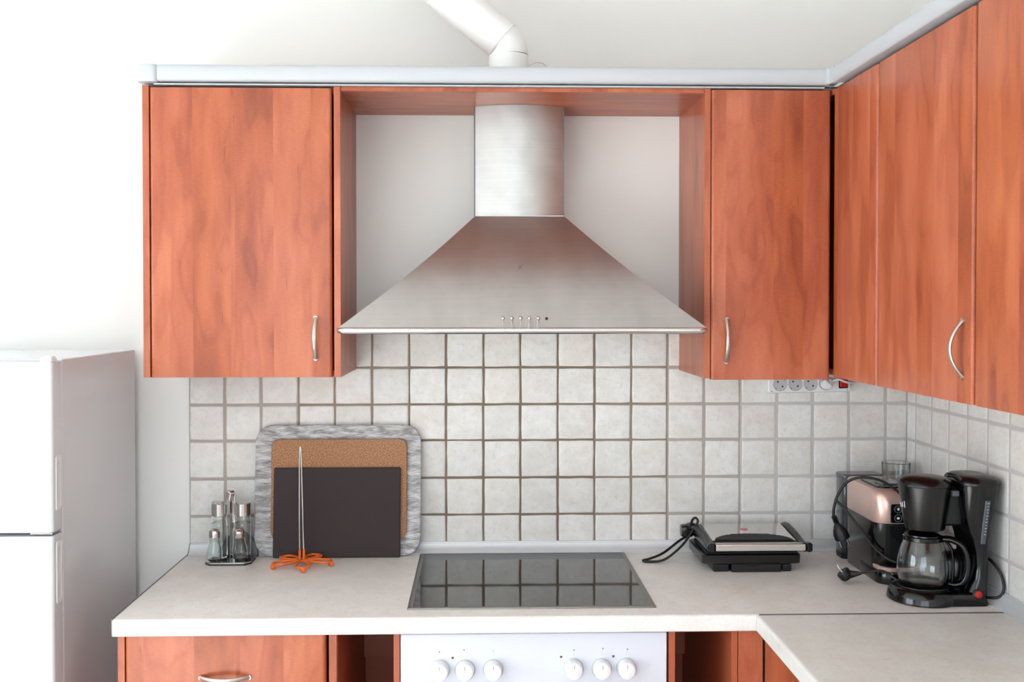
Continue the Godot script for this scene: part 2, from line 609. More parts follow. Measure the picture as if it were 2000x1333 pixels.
# ------------------------------------------------------------------ room
func room() -> void:
	var L := -4.65
	var B := 5.45
	var H := 2.9
	struct("floor", bx(L - 0.2, XR + 0.2, -0.1, 0, -0.2, B + 0.2, 0), M.floor)
	struct("ceiling", bx(L - 0.2, XR + 0.2, H, H + 0.1, -0.2, B + 0.2, 0), M.ceiling)
	struct("wall_back", bx(L - 0.2, XR + 0.2, 0, H, -0.15, 0, 0), M.wall)
	struct("wall_right", bx(XR, XR + 0.15, 0, H, 0, B, 0), M.wall)
	var wl := MB.new()
	var a := [1.7, 4.3, 0.6, 2.6]
	wl.box(Vector3(L - 0.2, 0, 0), Vector3(L, H, a[0]), 0)
	wl.box(Vector3(L - 0.2, 0, a[1]), Vector3(L, H, B), 0)
	wl.box(Vector3(L - 0.2, 0, a[0]), Vector3(L, a[2], a[1]), 0)
	wl.box(Vector3(L - 0.2, a[3], a[0]), Vector3(L, H, a[1]), 0)
	struct("wall_left", wl, M.wall)
	var wr := MB.new()
	var b := [-1.9, 0.5, 0.6, 2.6]
	wr.box(Vector3(L, 0, B), Vector3(b[0], H, B + 0.2), 0)
	wr.box(Vector3(b[1], 0, B), Vector3(XR + 0.2, H, B + 0.2), 0)
	wr.box(Vector3(b[0], 0, B), Vector3(b[1], b[2], B + 0.2), 0)
	wr.box(Vector3(b[0], b[3], B), Vector3(b[1], H, B + 0.2), 0)
	struct("wall_rear", wr, M.wall)
	# window frames with a middle post and two panes each
	for k in 2:
		var w := 2.6 if k == 0 else 2.4
		var xf := T(L - 0.05, 0.6, 3.0, Basis(Vector3.UP, PI / 2)) if k == 0 else T(-0.7, 0.6, B + 0.05, Basis(Vector3.UP, PI))
		var fr := MB.new()
		fr.box(Vector3(-w / 2, 0, 0), Vector3(-w / 2 + 0.07, 2.0, 0.09), 0.004, xf)
		fr.box(Vector3(w / 2 - 0.07, 0, 0), Vector3(w / 2, 2.0, 0.09), 0.004, xf)
		fr.box(Vector3(-w / 2, 0, 0), Vector3(w / 2, 0.07, 0.09), 0.004, xf)
		fr.box(Vector3(-w / 2, 1.93, 0), Vector3(w / 2, 2.0, 0.09), 0.004, xf)
		fr.box(Vector3(-0.06, 0.07, 0), Vector3(0.06, 1.93, 0.125), 0.004, xf)
		var o := struct("window_%d" % (k + 1), fr, M.white_plastic)
		for s in [-1.0, 1.0]:
			var p := MB.new().box(Vector3(minf(s * 0.06, s * (w / 2 - 0.07)), 0.07, 0.02), Vector3(maxf(s * 0.06, s * (w / 2 - 0.07)), 1.93, 0.024), 0, xf)
			obj("pane", p, M.pane, o)

# ------------------------------------------------------------------ tiles
func tile_mesh(rng: RandomNumberGenerator, w: float, h: float, soft: float) -> ArrayMesh:
	var mb := MB.new()
	var per := []
	for k in 4:
		for i in 3:
			var t := -1.0 + 2.0 * i / 3.0
			var p: Vector2 = [Vector2(t, -1), Vector2(1, t), Vector2(-t, 1), Vector2(-1, -t)][k]
			var q := Vector2(p.x * w / 2, p.y * h / 2)
			if i == 0: q *= 0.988
			q += Vector2(rng.randf_range(-0.0007, 0.0007), rng.randf_range(-0.0007, 0.0007))
			per.append(q)
	var m := per.size()
	var tilt := Vector2(rng.randf_range(-0.006, 0.006), rng.randf_range(-0.006, 0.006))
	var lev := [[0.0, 0.0], [0.0008, TF - 0.0035], [soft * 0.4, TF - 0.001], [soft, TF]]
	var pos := func(i: int, k: int) -> Vector3:
		var q: Vector2 = per[k]
		q -= Vector2(signf(q.x), signf(q.y)) * lev[i][0] * Vector2(1.0 if absf(q.x) > w * 0.3 else 0.0, 1.0 if absf(q.y) > h * 0.3 else 0.0)
		return Vector3(q.x, q.y, lev[i][1] + (q.dot(tilt) if i > 1 else 0.0))
	var nrm := func(i: int, k: int) -> Vector3:
		var q: Vector2 = per[k]
		var o := Vector2(q.x / w if absf(q.x) > w * 0.4 else 0.0, q.y / h if absf(q.y) > h * 0.4 else 0.0).normalized()
		var f: float = [1.0, 0.8, 0.35, 0.04][i]
		return Vector3(o.x * f, o.y * f, sqrt(maxf(0.0, 1.0 - f * f * o.length_squared())) if o != Vector2.ZERO else 1.0).normalized()
	for i in 3:
		for k in m:
			var j := (k + 1) % m
			var ps := [pos.call(i, k), pos.call(i, j), pos.call(i + 1, j), pos.call(i + 1, k)]
			mb.quad(ps, [nrm.call(i, k), nrm.call(i, j), nrm.call(i + 1, j), nrm.call(i + 1, k)], [Vector2.ZERO, Vector2.ZERO, Vector2.ZERO, Vector2.ZERO])
	for k in m:
		var j := (k + 1) % m
		mb.tri(Vector3(0, 0, TF + 0.0003), pos.call(3, k), pos.call(3, j), Vector3(0, 0, 1), nrm.call(3, k), nrm.call(3, j))
	return mb.mesh()

func tiles_and_rails() -> void:
	var rng := RandomNumberGenerator.new()
	rng.seed = 11
	var cols := [-0.8229, -0.7215, -0.6194, -0.5143, -0.4104, -0.305, -0.1995, -0.0944, 0.012, 0.1176, 0.2251, 0.3305, 0.4358, 0.5401, 0.6456, 0.751, 0.8565, 0.961, 1.0671, 1.1743, 1.238]
	var rows := [0.9, 1.0057, 1.1117, 1.219, 1.322, 1.4273, 1.533]
	var wb := get_node("wall_back")
	var wr := get_node("wall_right")
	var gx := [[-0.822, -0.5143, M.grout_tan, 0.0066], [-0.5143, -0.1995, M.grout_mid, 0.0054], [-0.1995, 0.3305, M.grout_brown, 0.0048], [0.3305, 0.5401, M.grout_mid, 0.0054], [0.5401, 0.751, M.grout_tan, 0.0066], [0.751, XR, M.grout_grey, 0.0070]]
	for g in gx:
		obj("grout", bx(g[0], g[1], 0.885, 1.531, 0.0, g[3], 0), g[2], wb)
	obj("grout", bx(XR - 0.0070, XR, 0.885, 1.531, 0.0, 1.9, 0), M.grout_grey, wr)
	var shapes := []
	for k in 10:
		shapes.append(tile_mesh(rng, 0.1, 0.1, rng.randf_range(0.004, 0.007)))
	for c in cols.size() - 1:
		for r in rows.size() - 1:
			var mid: float = (cols[c] + cols[c + 1]) / 2
			var gap := 0.0042 if mid > -0.36 and mid < 0.49 else 0.0052
			var w: float = cols[c + 1] - cols[c] - gap
			var h: float = rows[r + 1] - rows[r] - gap
			var o := put("tile", shapes[rng.randi() % 10], M.tiles[rng.randi() % 6], wb)
			o.position = Vector3(mid + rng.randf_range(-0.0006, 0.0006), (rows[r] + rows[r + 1]) / 2 + rng.randf_range(-0.0007, 0.0007), 0)
			var turn := 1.0 if rng.randf() < 0.5 else -1.0
			o.scale = Vector3(w / 0.1, h / 0.1, 1)
			o.rotation.z = rng.randf_range(-0.006, 0.006) + (PI if turn < 0 else 0.0)
	var z0 := [0.009, 0.068]
	while z0[-1] < 1.85:
		z0.append(z0[-1] + 0.1085)
	for c in z0.size() - 1:
		for r in rows.size() - 2:
			var o := put("tile", shapes[rng.randi() % 10], M.tiles[rng.randi() % 6], wr)
			o.position = Vector3(XR, (rows[r] + rows[r + 1]) / 2 + rng.randf_range(-0.0007, 0.0007), (z0[c] + z0[c + 1]) / 2)
			o.rotation.y = -PI / 2
			o.scale = Vector3((z0[c + 1] - z0[c] - 0.0052) / 0.1, (rows[r + 1] - rows[r] - 0.0052) / 0.1, 1)
	# aluminium upstand profile where worktop meets tiles
	var prof := PackedVector2Array([Vector2(0.0095, 0.9003), Vector2(0.043, 0.9003), Vector2(0.0435, 0.9025), Vector2(0.040, 0.9045), Vector2(0.034, 0.9075), Vector2(0.0285, 0.9120), Vector2(0.0245, 0.9170), Vector2(0.0215, 0.9225), Vector2(0.0195, 0.9270), Vector2(0.0165, 0.9275), Vector2(0.0155, 0.9300), Vector2(0.0095, 0.9305)])
	var t := thing("worktop_upstand", "silver aluminium upstand profile along the back wall under the tiles", "trim strip")
	# local x = out of wall, y = up, z = along the wall
	obj("profile", MB.new().prism(prof, T(-0.818, 0, 0, Basis(Vector3(0, 0, 1), Vector3(0, 1, 0), Vector3(1, 0, 0))), XR - TF + 0.818), M.alu, t)
	obj("end_cap", MB.new().prism(prof, T(-0.8205, 0, 0, Basis(Vector3(0, 0, 1), Vector3(0, 1, 0), Vector3(1, 0, 0))), 0.0025), M.alu_dark, t)
	var t2 := thing("worktop_upstand", "silver aluminium upstand profile along the right wall beside the drip coffee maker", "trim strip")
	obj("profile", MB.new().prism(prof, T(XR, 0, 0.045, Basis(Vector3(-1, 0, 0), Vector3(0, 1, 0), Vector3(0, 0, 1))), 1.85), M.alu, t2)

# ------------------------------------------------------------------ wall cabinets
func door_mesh(w: float, h: float, t: float, r: float, uo: Vector2) -> MB:
	# local x across, z out of the front; upright edges rounded at the front
	var p := PackedVector2Array([Vector2(0, 0), Vector2(w, 0)])
	for i in 7:
		var a := PI / 2 * i / 6.0
		p.append(Vector2(w - r + r * cos(a), t - r + r * sin(a)))
	for i in 7:
		var a := PI / 2 + PI / 2 * i / 6.0
		p.append(Vector2(r + r * cos(a), t - r + r * sin(a)))
	var mb := MB.new()
	mb.uo = uo
	return mb.prism(p, Transform3D(Basis(Vector3(1, 0, 0), Vector3(0, 0, 1), Vector3(0, 1, 0)), Vector3.ZERO), h)

func bow_handle(parent: Node, c: Vector3, along: Vector3, out: Vector3, length := 0.107, bulge := 0.026) -> void:
	var pts := []
	for i in 17:
		var s := -1.0 + 2.0 * i / 16.0
		pts.append(c + along * s * length / 2 + out * (bulge * (1.0 - s * s) + 0.0005))
	var mb := MB.new().tube(pts, 0.0054, 10, false, 0.62, along.cross(out))
	for s in [-1.0, 1.0]:
		mb.tube([c + along * s * length / 2 * 0.985 - out * 0.0002, c + along * s * length / 2 * 0.97 + out * 0.004], 0.0055, 10)
	obj("handle", mb, M.nickel, parent)

func panel(called: String, x0: float, x1: float, y0: float, y1: float, z0: float, z1: float, parent: Node, uo := Vector2.ZERO, m: Material = null) -> void:
	var mb := MB.new()
	mb.uo = uo
	mb.box(Vector3(x0, y0, z0), Vector3(x1, y1, z1), 0.0007)
	obj(called, mb, m if m else M.wood, parent)

func wall_cabinets() -> void:
	var zf := 0.350
	# left cabinet
	var t := thing("wall_cabinet", "cherry wood wall cabinet left of the extractor hood, door handle at lower right", "cabinet")
	panel("side_panel", -0.843, -0.8262, 1.4232, 2.1565, 0.0005, zf, t, Vector2(0.2, 0.1))
	panel("side_panel", -0.3658, -0.3491, 1.4232, 2.1565, 0.0005, zf, t, Vector2(0.52, 0.3))
	panel("bottom_panel", -0.826, -0.366, 1.4235, 1.4395, 0.0005, 0.328, t, Vector2(0.1, 0.8))
	panel("top_panel", -0.826, -0.366, 2.1405, 2.1565, 0.0005, 0.328, t, Vector2(0.1, 0.8))
	panel("back_panel", -0.826, -0.366, 1.4395, 2.1405, 0.0005, 0.006, t, Vector2(0.1, 0.8), M.wood_edge)
	var d := obj("door", door_mesh(0.4525, 0.7270, 0.019, 0.008, Vector2(0.28, 0.36)), M.wood, t)
	d.position = Vector3(-0.8238, 1.4235, 0.334)
	bow_handle(d, Vector3(0.412, 0.0985, 0.019), Vector3.UP, Vector3.BACK)
	# panel bridging the hood recess
	var br := thing("bridge_panel", "cherry wood panel spanning between the wall cabinets above the hood", "panel")
	var mb := MB.new()
	mb.uo = Vector2(0.3, 0.3)
	mb.box(Vector3(-0.349, 2.1457, 0.001), Vector3(0.573, 2.1565, 0.345), 0.0005)
	obj("panel", mb, M.wood, br)
	# right cabinet
	t = thing("wall_cabinet", "narrow cherry wood wall cabinet right of the extractor hood, above the socket strip", "cabinet")
	panel("side_panel", 0.5732, 0.589, 1.4185, 2.1565, 0.0005, zf, t, Vector2(0.71, 0.2))
	panel("side_panel", 0.893, 0.902, 1.4185, 2.1565, 0.0005, 0.325, t, Vector2(0.1, 0.2))
	panel("bottom_panel", 0.589, 0.893, 1.4185, 1.4345, 0.0005, 0.328, t)
	panel("top_panel", 0.589, 0.893, 2.1405, 2.1565, 0.0005, 0.328, t)
	panel("back_panel", 0.589, 0.893, 1.4345, 2.1405, 0.0005, 0.006, t, Vector2.ZERO, M.wood_edge)
	d = obj("door", door_mesh(0.3065, 0.7375, 0.019, 0.008, Vector2(0.815, 0.55)), M.wood, t)
	d.position = Vector3(0.5905, 1.4148, 0.334)
	bow_handle(d, Vector3(0.0385, 0.1, 0.019), Vector3(0.018, 1, 0).normalized(), Vector3.BACK, 0.113)
	# cabinets on the right wall
	var xd := 0.9025
	var zs := [[0.3575, 0.6545, Vector2(0.05, 0.15)], [0.6635, 1.1330, Vector2(0.55, 0.05)], [1.1440, 1.60, Vector2(0.86, 0.62)]]
	t = thing("wall_cabinet", "cherry wood corner wall cabinet on the right wall, bow handle on wider door", "cabinet")
	var t2 := thing("wall_cabinet", "cherry wood wall cabinet at the photo's right edge, handle not in view", "cabinet")
	for k in 3:
		var pr: Node3D = t if k < 2 else t2
		d = obj("door" if k != 0 else "filler_door", door_mesh(zs[k][1] - zs[k][0], 0.7305, 0.019, 0.007, zs[k][2]), M.wood, pr)
		d.position = Vector3(xd + 0.019, 1.4222, zs[k][1])
		d.position.z = zs[k][0]
		d.rotation.y = -PI / 2
		if k == 1:
			bow_handle(d, Vector3(1.1 - zs[k][0], 0.102, 0.019), Vector3.UP, Vector3.BACK)
	var x1 := XR - 0.0005
	var zz := [[0.002, 1.1385, t], [1.1389, 1.603, t2]]
	for q in zz:
		panel("side_panel", 0.9225, x1, 1.4226, 2.1565, q[1] - 0.016, q[1], q[2])
		panel("side_panel", 0.9225, x1, 1.4226, 2.1565, q[0], q[0] + 0.016, q[2])
		panel("bottom_panel", 0.9225, x1, 1.4226, 1.4386, q[0] + 0.016, q[1] - 0.016, q[2])
		panel("top_panel", 0.9225, x1, 2.1405, 2.1565, q[0] + 0.016, q[1] - 0.016, q[2])
		panel("back_panel", x1 - 0.006, x1, 1.4386, 2.1405, q[0] + 0.016, q[1] - 0.016, q[2], Vector2.ZERO, M.wood_edge)
	panel("cover_strip", 0.9022, 0.9224, 2.1420, 2.1565, 0.0005, 0.3560, t)
	obj("hinge", bx(0.9035, 0.9125, 2.022, 2.040, 0.352, 0.3655, 0.001), M.chrome, t)
	cornice()

func cornice() -> void:
	var t := thing("cornice", "silver grey cornice running along the top of the wall cabinets", "cornice")
	# local x = out, y = up
	var fr := PackedVector2Array()
	for i in 13:
		var a := -PI / 2 + PI * i / 12.0
		fr.append(Vector2(0.0285 + 0.0085 * cos(a) , 2.1848 + 0.0202 * sin(a)))
	fr.append(Vector2(0.0, 2.205))
	fr.append(Vector2(0.0, 2.1646))
	var lip := PackedVector2Array([Vector2(0, 2.1570), Vector2(0.022, 2.1570), Vector2(0.022, 2.1602), Vector2(0, 2.1602)])
	var b1 := Basis(Vector3(0, 0, 1), Vector3(0, 1, 0), Vector3(1, 0, 0))
	var b2 := Basis(Vector3(-1, 0, 0), Vector3(0, 1, 0), Vector3(0, 0, 1))
	var zb := 0.335
	var xb := 0.921
	obj("rail", MB.new().prism(fr, T(-0.800, 0, zb, b1), 1.682), M.cornice, t)
	obj("rail", MB.new().prism(fr, T(xb, 0, 0.394, b2), 1.28), M.cornice, t)
	obj("lip", MB.new().prism(lip, T(-0.812, 0, zb, b1), 1.69), M.cornice, t)
	# fixing web set well back under the rail, leaving an open groove
	obj("web", bx(-0.812, 0.921, 2.1602, 2.1646, 0.300, 0.318, 0.0003), M.cornice, t)
	obj("web", bx(0.936, 0.954, 2.1570, 2.1646, 0.320, 1.672, 0.0003), M.cornice, t)
	obj("deck", bx(-0.812, 0.936, 2.1646, 2.1668, 0.290, 0.337, 0.0003), M.cornice, t)
	obj("deck", bx(0.919, 0.965, 2.1646, 2.1668, 0.336, 1.672, 0.0003), M.cornice, t)
	# rounded end cap at the left, turning the corner to the wall
	var cap := MB.new()
	cap.rings([[0.049, 0.30, 0.012, 2.1646 - 0.0022], [0.054, 0.305, 0.014, 2.168], [0.055, 0.306, 0.0145, 2.1848], [0.053, 0.304, 0.014, 2.2005], [0.046, 0.297, 0.012, 2.2062]], Transform3D(Basis(Vector3(1, 0, 0), Vector3(0, 0, 1), Vector3(0, 1, 0)), Vector3(-0.8265, 0, 0.2195)), 6)
	obj("end_cap", cap, M.cornice_cap, t)
	# inner corner piece
	var cp := MB.new()
	cp.box(Vector3(0.8785, 2.1636, 0.342), Vector3(0.9065, 2.2068, 0.378), 0.003)
	cp.box(Vector3(0.884, 2.1636, 0.36), Vector3(0.9065, 2.2068, 0.397), 0.003)
	obj("corner_piece", cp, M.cornice, t)

# ------------------------------------------------------------------ hood
func hood() -> void:
	var t := thing("extractor_hood", "brushed steel chimney extractor hood above the hob between wall cabinets", "extractor hood")
	var y0 := 1.5505
	var y1 := 1.8452
	var lo := [-0.339, 0.551, 0.012, 0.490]
	var hi := [-0.0105, 0.2286, 0.012, 0.180]
	var mb := MB.new()
	# front and side skirts flare a little towards the rim
	var lv := []
	for i in 9:
		var s := i / 8.0
		var e := s + 0.04 * sin(PI * s)
		lv.append([lerpf(lo[0], hi[0], e), lerpf(lo[1], hi[1], e), lo[2], lerpf(lo[3], hi[3], s - 0.05 * sin(PI * s)), lerpf(y0, y1, s)])
	for i in 8:
		var a: Array = lv[i]
		var b: Array = lv[i + 1]
		var pa := [Vector3(a[0], a[4], a[2]), Vector3(a[1], a[4], a[2]), Vector3(a[1], a[4], a[3]), Vector3(a[0], a[4], a[3])]
		var pb := [Vector3(b[0], b[4], b[2]), Vector3(b[1], b[4], b[2]), Vector3(b[1], b[4], b[3]), Vector3(b[0], b[4], b[3])]
		var ns := []
		for c in [lv[max(i - 1, 0)], lv[min(i + 1, 8)], lv[i], lv[min(i + 2, 8)]]:
			ns.append(c)
		for k in 4:
			var j := (k + 1) % 4
			var f := func(lw: Array, up_: Array) -> Vector3:
				var dy: float = up_[4] - lw[4]
				if k == 0: return Vector3(0, 0, -1)
				if k == 1: return Vector3(dy, lw[1] - up_[1], 0).normalized()
				if k == 2: return Vector3(0, lw[3] - up_[3], dy).normalized()
				return Vector3(-dy, up_[0] - lw[0], 0).normalized()
			var n0: Vector3 = f.call(ns[0], ns[1])
			var n1: Vector3 = f.call(ns[2], ns[3])
			mb.quad([pa[k], pa[j], pb[j], pb[k]], [n0, n0, n1, n1], [Vector2(pa[k].x, pa[k].y), Vector2(pa[j].x, pa[j].y), Vector2(pb[j].x, pb[j].y), Vector2(pb[k].x, pb[k].y)])
	mb.box(Vector3(hi[0], y1 - 0.002, hi[2]), Vector3(hi[1], y1 + 0.0015, hi[3] + 0.0005), 0.0005)
	obj("canopy", mb, M.steel_canopy, t)
	# rolled rim
	var rim := MB.new()
	rim.rings([[0.885, 0.482, 0.018, 1.5360], [0.893, 0.490, 0.022, 1.5376], [0.8985, 0.4955, 0.024, 1.5428], [0.8985, 0.4955, 0.024, 1.5465], [0.894, 0.491, 0.022, 1.5502], [0.883, 0.48, 0.017, 1.5515]], Transform3D(Basis(Vector3(1, 0, 0), Vector3(0, 0, -1), Vector3(0, 1, 0)), Vector3(0.106, 0, 0.2545)), 8)
	obj("rim", rim, M.steel_bright, t)
	# bowed chimney
	var p := PackedVector2Array([Vector2(0.2286, 0.012), Vector2(-0.0105, 0.012)])
	for i in 25:
		var s := i / 24.0
		p.append(Vector2(lerpf(-0.0105, 0.2286, s), 0.146 + 0.031 * (1.0 - pow(2.0 * s - 1.0, 2.0))))
	var ch := MB.new().prism(p, Transform3D(Basis(Vector3(1, 0, 0), Vector3(0, 0, 1), Vector3(0, 1, 0)), Vector3(0, y1, 0)), 2.1452 - y1)
	obj("chimney", ch, M.steel_chimney, t)
	for x in [[-0.0140, -0.0107], [0.2288, 0.2310]]:  # thin dark upright strip along each side of the chimney
		obj("dark_side_strip", bx(x[0], x[1], y1 + 0.001, 2.1450, 0.10, 0.146, 0.0003), M.alu_dark, t)
	# push buttons and lamp on the sloping front
	var slope := Vector3(0, lo[3] - hi[3], y1 - y0).normalized()
	for i in 6:
		var x := 0.0573 + 0.0212 * i
		var yb := 1.5620
		var zb := lerpf(lo[3], hi[3], (yb - y0) / (y1 - y0) - 0.05 * sin(PI * (yb - y0) / (y1 - y0))) 
		var at := Vector3(x, yb, zb)
		var bs := Basis(Vector3.RIGHT, slope, Vector3.RIGHT.cross(slope))
		if i < 5:
			var b := MB.new().lathe([Vector2(0, -0.003), Vector2(0.0028, -0.003), Vector2(0.0028, 0.013), Vector2(0.0044, 0.0145), Vector2(0.0048, 0.0170), Vector2(0.0039, 0.0196), Vector2(0.0018, 0.0209), Vector2(0, 0.0212)], Transform3D(bs, at), 16)
			obj("push_button", b, M.chrome, t)
		else:
			var b := MB.new().lathe([Vector2(0, 0.0035), Vector2(0.0035, 0.0028), Vector2(0.004, -0.002)], Transform3D(bs, at + Vector3(0, 0.0100, -0.0100)), 16)
			tag(obj("indicator_lamp", b, M.dark_red, t), "small dark red indicator lamp")
	# faint emblem: two crossed strokes
	var ye := 1.702
	var ze := 0.0
	for i in 8:
		if lv[i][4] <= ye and lv[i + 1][4] >= ye:
			ze = lerpf(lv[i][3], lv[i + 1][3], (ye - lv[i][4]) / (lv[i + 1][4] - lv[i][4]))
	var eb := Basis(Vector3.RIGHT, Vector3.RIGHT.cross(slope) * -1.0, slope)
	var em := MB.new()
	em.box(Vector3(-0.0095, -0.0011, -0.0002), Vector3(0.0095, 0.0011, 0.0006), 0.0002, Transform3D(eb.rotated(slope, 1.0), Vector3(0.104, ye, ze)))
	em.box(Vector3(-0.008, -0.0011, -0.0002), Vector3(0.008, 0.0011, 0.0006), 0.0002, Transform3D(eb.rotated(slope, -0.95), Vector3(0.104, ye, ze)))
	obj("emblem", em, M.emblem, t)
	# white exhaust duct above the cabinets
	t = thing("exhaust_duct", "white round plastic exhaust duct bending up to the left above the cornice", "duct")
	var zc := 0.2
	var pv := Vector3(0.0275, 2.2700, zc)
	var r := 0.0512
	obj("straight_pipe", MB.new().lathe([Vector2(r + 0.0012, 2.1612), Vector2(r + 0.0012, 2.2690), Vector2(r - 0.001, 2.2700)], T(pv.x + r, 0, zc), 40), M.duct, t)
	var pts := []
	for i in 13:
		var a := deg_to_rad(50.0) * i / 12.0
		pts.append(pv + Vector3(cos(a), sin(a), 0) * (r + 0.0008))
	obj("elbow", MB.new().tube(pts, r, 40), M.duct, t)
	var wire := obj("thin_wire", MB.new().tube(MB.smooth([Vector3(0.135, 2.262, 0.12), Vector3(0.150, 2.272, 0.11), Vector3(0.168, 2.276, 0.10), Vector3(0.185, 2.268, 0.09), Vector3(0.200, 2.240, 0.08), Vector3(0.205, 2.1615, 0.08)], 6), 0.0016, 8), M.duct, self)
	tag(wire, "thin white wire looping beside the exhaust duct above the cornice", "wire")
	var dir := Vector3(-sin(deg_to_rad(50.0)), cos(deg_to_rad(50.0)), 0)
	var e0: Vector3 = pts[-1]
	obj("sloping_pipe", MB.new().tube([e0 - dir * 0.002, e0 + dir * 0.9], r + 0.0025, 40), M.duct, t)

# ------------------------------------------------------------------ base units, oven, hob
func base_units() -> void:
	var zf := 0.632
	var yt := 0.8605
	var t := thing("base_cabinet", "cherry wood base cabinet with a top drawer at the worktop's left end", "cabinet")
	panel("side_panel", -0.818, -0.802, 0.1, yt, 0.02, zf, t, Vector2(0.15, 0))
	panel("side_panel", -0.3425, -0.3245, 0.1, yt, 0.02, zf, t, Vector2(0.6, 0))
	panel("back_panel", -0.802, -0.3425, 0.1, yt, 0.02, 0.028, t, Vector2.ZERO, M.wood_edge)
	panel("plinth", -0.802, -0.3425, 0.0, 0.1, 0.05, 0.55, t)
	var d := obj("drawer", door_mesh(0.4515, 0.165, 0.02, 0.009, Vector2(0.33, 0.15)), M.wood, t)
	d.position = Vector3(-0.8003, 0.6915, zf - 0.016)
	bow_handle(d, Vector3(0.2245, 0.0705, 0.02), Vector3.RIGHT, Vector3.BACK, 0.112, 0.026)
	d = obj("door", door_mesh(0.4515, 0.57, 0.02, 0.009, Vector2(0.33, 0.7)), M.wood, t)
	d.position = Vector3(-0.8003, 0.1175, zf - 0.016)
	# open shelf units each side of the oven
	var spans := [[-0.324, -0.1815, "open cherry wood shelf unit left of the white oven"], [0.4345, 0.594, "open cherry wood shelf unit right of the white oven"]]
	for s in spans:
		t = thing("open_shelf_unit", s[2], "shelf unit")
		var lft: float = s[0] + (0.0 if s[0] < 0 else 0.0151)
		if s[0] > 0: panel("side_panel", s[0], lft, 0.1, yt, 0.02, zf, t, Vector2(0.1, 0), M.wood_edge)
		else: panel("side_panel", lft, lft + 0.001, 0.1, yt, 0.02, zf - 0.002, t, Vector2(0.1, 0), M.wood_edge)
		panel("side_panel", s[1] - 0.0142, s[1], 0.1, yt, 0.02, zf, t, Vector2(0.4, 0), M.wood_edge)
		var xa := lft + 0.0012
		var xb: float = s[1] - 0.0144
		panel("top_rail", xa, xb, yt - 0.0062, yt, 0.02, zf - 0.001, t, Vector2.ZERO, M.wood_edge)
		panel("back_rail", xa, xb, 0.62, yt - 0.007, 0.06, 0.072, t, Vector2.ZERO, M.wood_edge)
		panel("back_panel", xa, xb, 0.1, yt - 0.007, 0.03, 0.038, t, Vector2.ZERO, M.wood_edge)
		panel("shelf", xa, xb, 0.44, 0.456, 0.06, zf - 0.01, t, Vector2.ZERO, M.wood_edge)
		panel("bottom_panel", xa, xb, 0.1, 0.116, 0.06, zf - 0.01, t, Vector2.ZERO, M.wood_edge)
		panel("plinth", xa, xb, 0.0, 0.1, 0.05, 0.55, t, Vector2.ZERO, M.wood_edge)
	# filler and right-hand run
	t = thing("filler_panel", "narrow cherry wood filler panel in the inner corner below the worktop", "panel")
	panel("panel", 0.5955, 0.6530, 0.1, yt, 0.612, zf - 0.001, t, Vector2(0.77, 0.2))
	t = thing("base_cabinet", "cherry wood base cabinet under the right-hand worktop", "cabinet")
	panel("body", 0.675, XR - 0.001, 0.1, yt, 0.70, 2.55, t, Vector2.ZERO, M.wood_edge)
	panel("plinth", 0.72, XR - 0.001, 0.0, 0.1, 0.70, 2.55, t)
	for k in 4:
		d = obj("door", door_mesh(0.47, 0.745, 0.02, 0.008, Vector2(0.2 + 0.3 * k, 0.3)), M.wood, t)
		d.position = Vector3(0.6745, 0.112, 0.6365 + 0.4745 * k)
		d.rotation.y = -PI / 2
	# oven
	t = thing("built_in_oven", "white built-in oven with six round control knobs below the hob", "oven")
	obj("body", bx(-0.178, 0.4315, 0.12, 0.856, 0.06, 0.612, 0.002), M.oven_white, t)
	var cp := MB.new().rings([[0.6105, 0.145, 0.004, 0.612], [0.6105, 0.145, 0.004, 0.631], [0.606, 0.1405, 0.0035, 0.635]], T(0.1255, 0.784, 0))
	obj("control_panel", cp, M.oven_white, t)
	var dr := obj("oven_door", MB.new().rings([[0.6105, 0.57, 0.004, 0.612], [0.6105, 0.57, 0.004, 0.631], [0.606, 0.5655, 0.0035, 0.635]], T(0.1255, 0.42, 0)), M.oven_white, t)
	obj("window_glass", MB.new().rings([[0.46, 0.30, 0.01, 0.6352], [0.46, 0.30, 0.01, 0.6362]], T(0.1255, 0.40, 0)), M.hob, dr)
	obj("handle", MB.new().tube(MB.smooth([Vector3(-0.12, 0.66, 0.634), Vector3(-0.12, 0.66, 0.672), Vector3(-0.1, 0.66, 0.678), Vector3(0.351, 0.66, 0.678), Vector3(0.371, 0.66, 0.672), Vector3(0.371, 0.66, 0.634)], 4), 0.008, 10), M.oven_white, dr)
	var kx := [-0.0903, -0.0331, 0.0311, 0.2151, 0.2798, 0.3363]
	for i in 6:
		var kxf := Transform3D(Basis(Vector3.RIGHT, Vector3(0, 0, 1), Vector3(0, -1, 0)), Vector3(kx[i], 0.7735, 0.6352))
		obj("knob_collar", MB.new().lathe([Vector2(0.0235, 0), Vector2(0.0235, 0.0012), Vector2(0.0225, 0.0022), Vector2(0, 0.0022)], kxf, 32), M.strip_grey, t)
		var kb := MB.new().lathe([Vector2(0.0212, 0.001), Vector2(0.0212, 0.004), Vector2(0.0206, 0.012), Vector2(0.0196, 0.0225), Vector2(0.0186, 0.0252), Vector2(0.0168, 0.0262), Vector2(0.0, 0.0265)], kxf, 40)
		var k := obj("knob", kb, M.white_plastic, t)
		obj("pointer_mark", bx(kx[i] - 0.0006, kx[i] + 0.0006, 0.7795, 0.7885, 0.6612, 0.6622, 0.0001), M.grey_print, k)
		# printed symbol above each knob
		var sx: float = kx[i] + 0.001
		var off: float = [-0.002, -0.003, 0.0, 0.0, 0.0015, 0.002][i]
		var sy: float = [0.8145, 0.8185, 0.816, 0.816, 0.8185, 0.8165][i]
		var mk := MB.new()
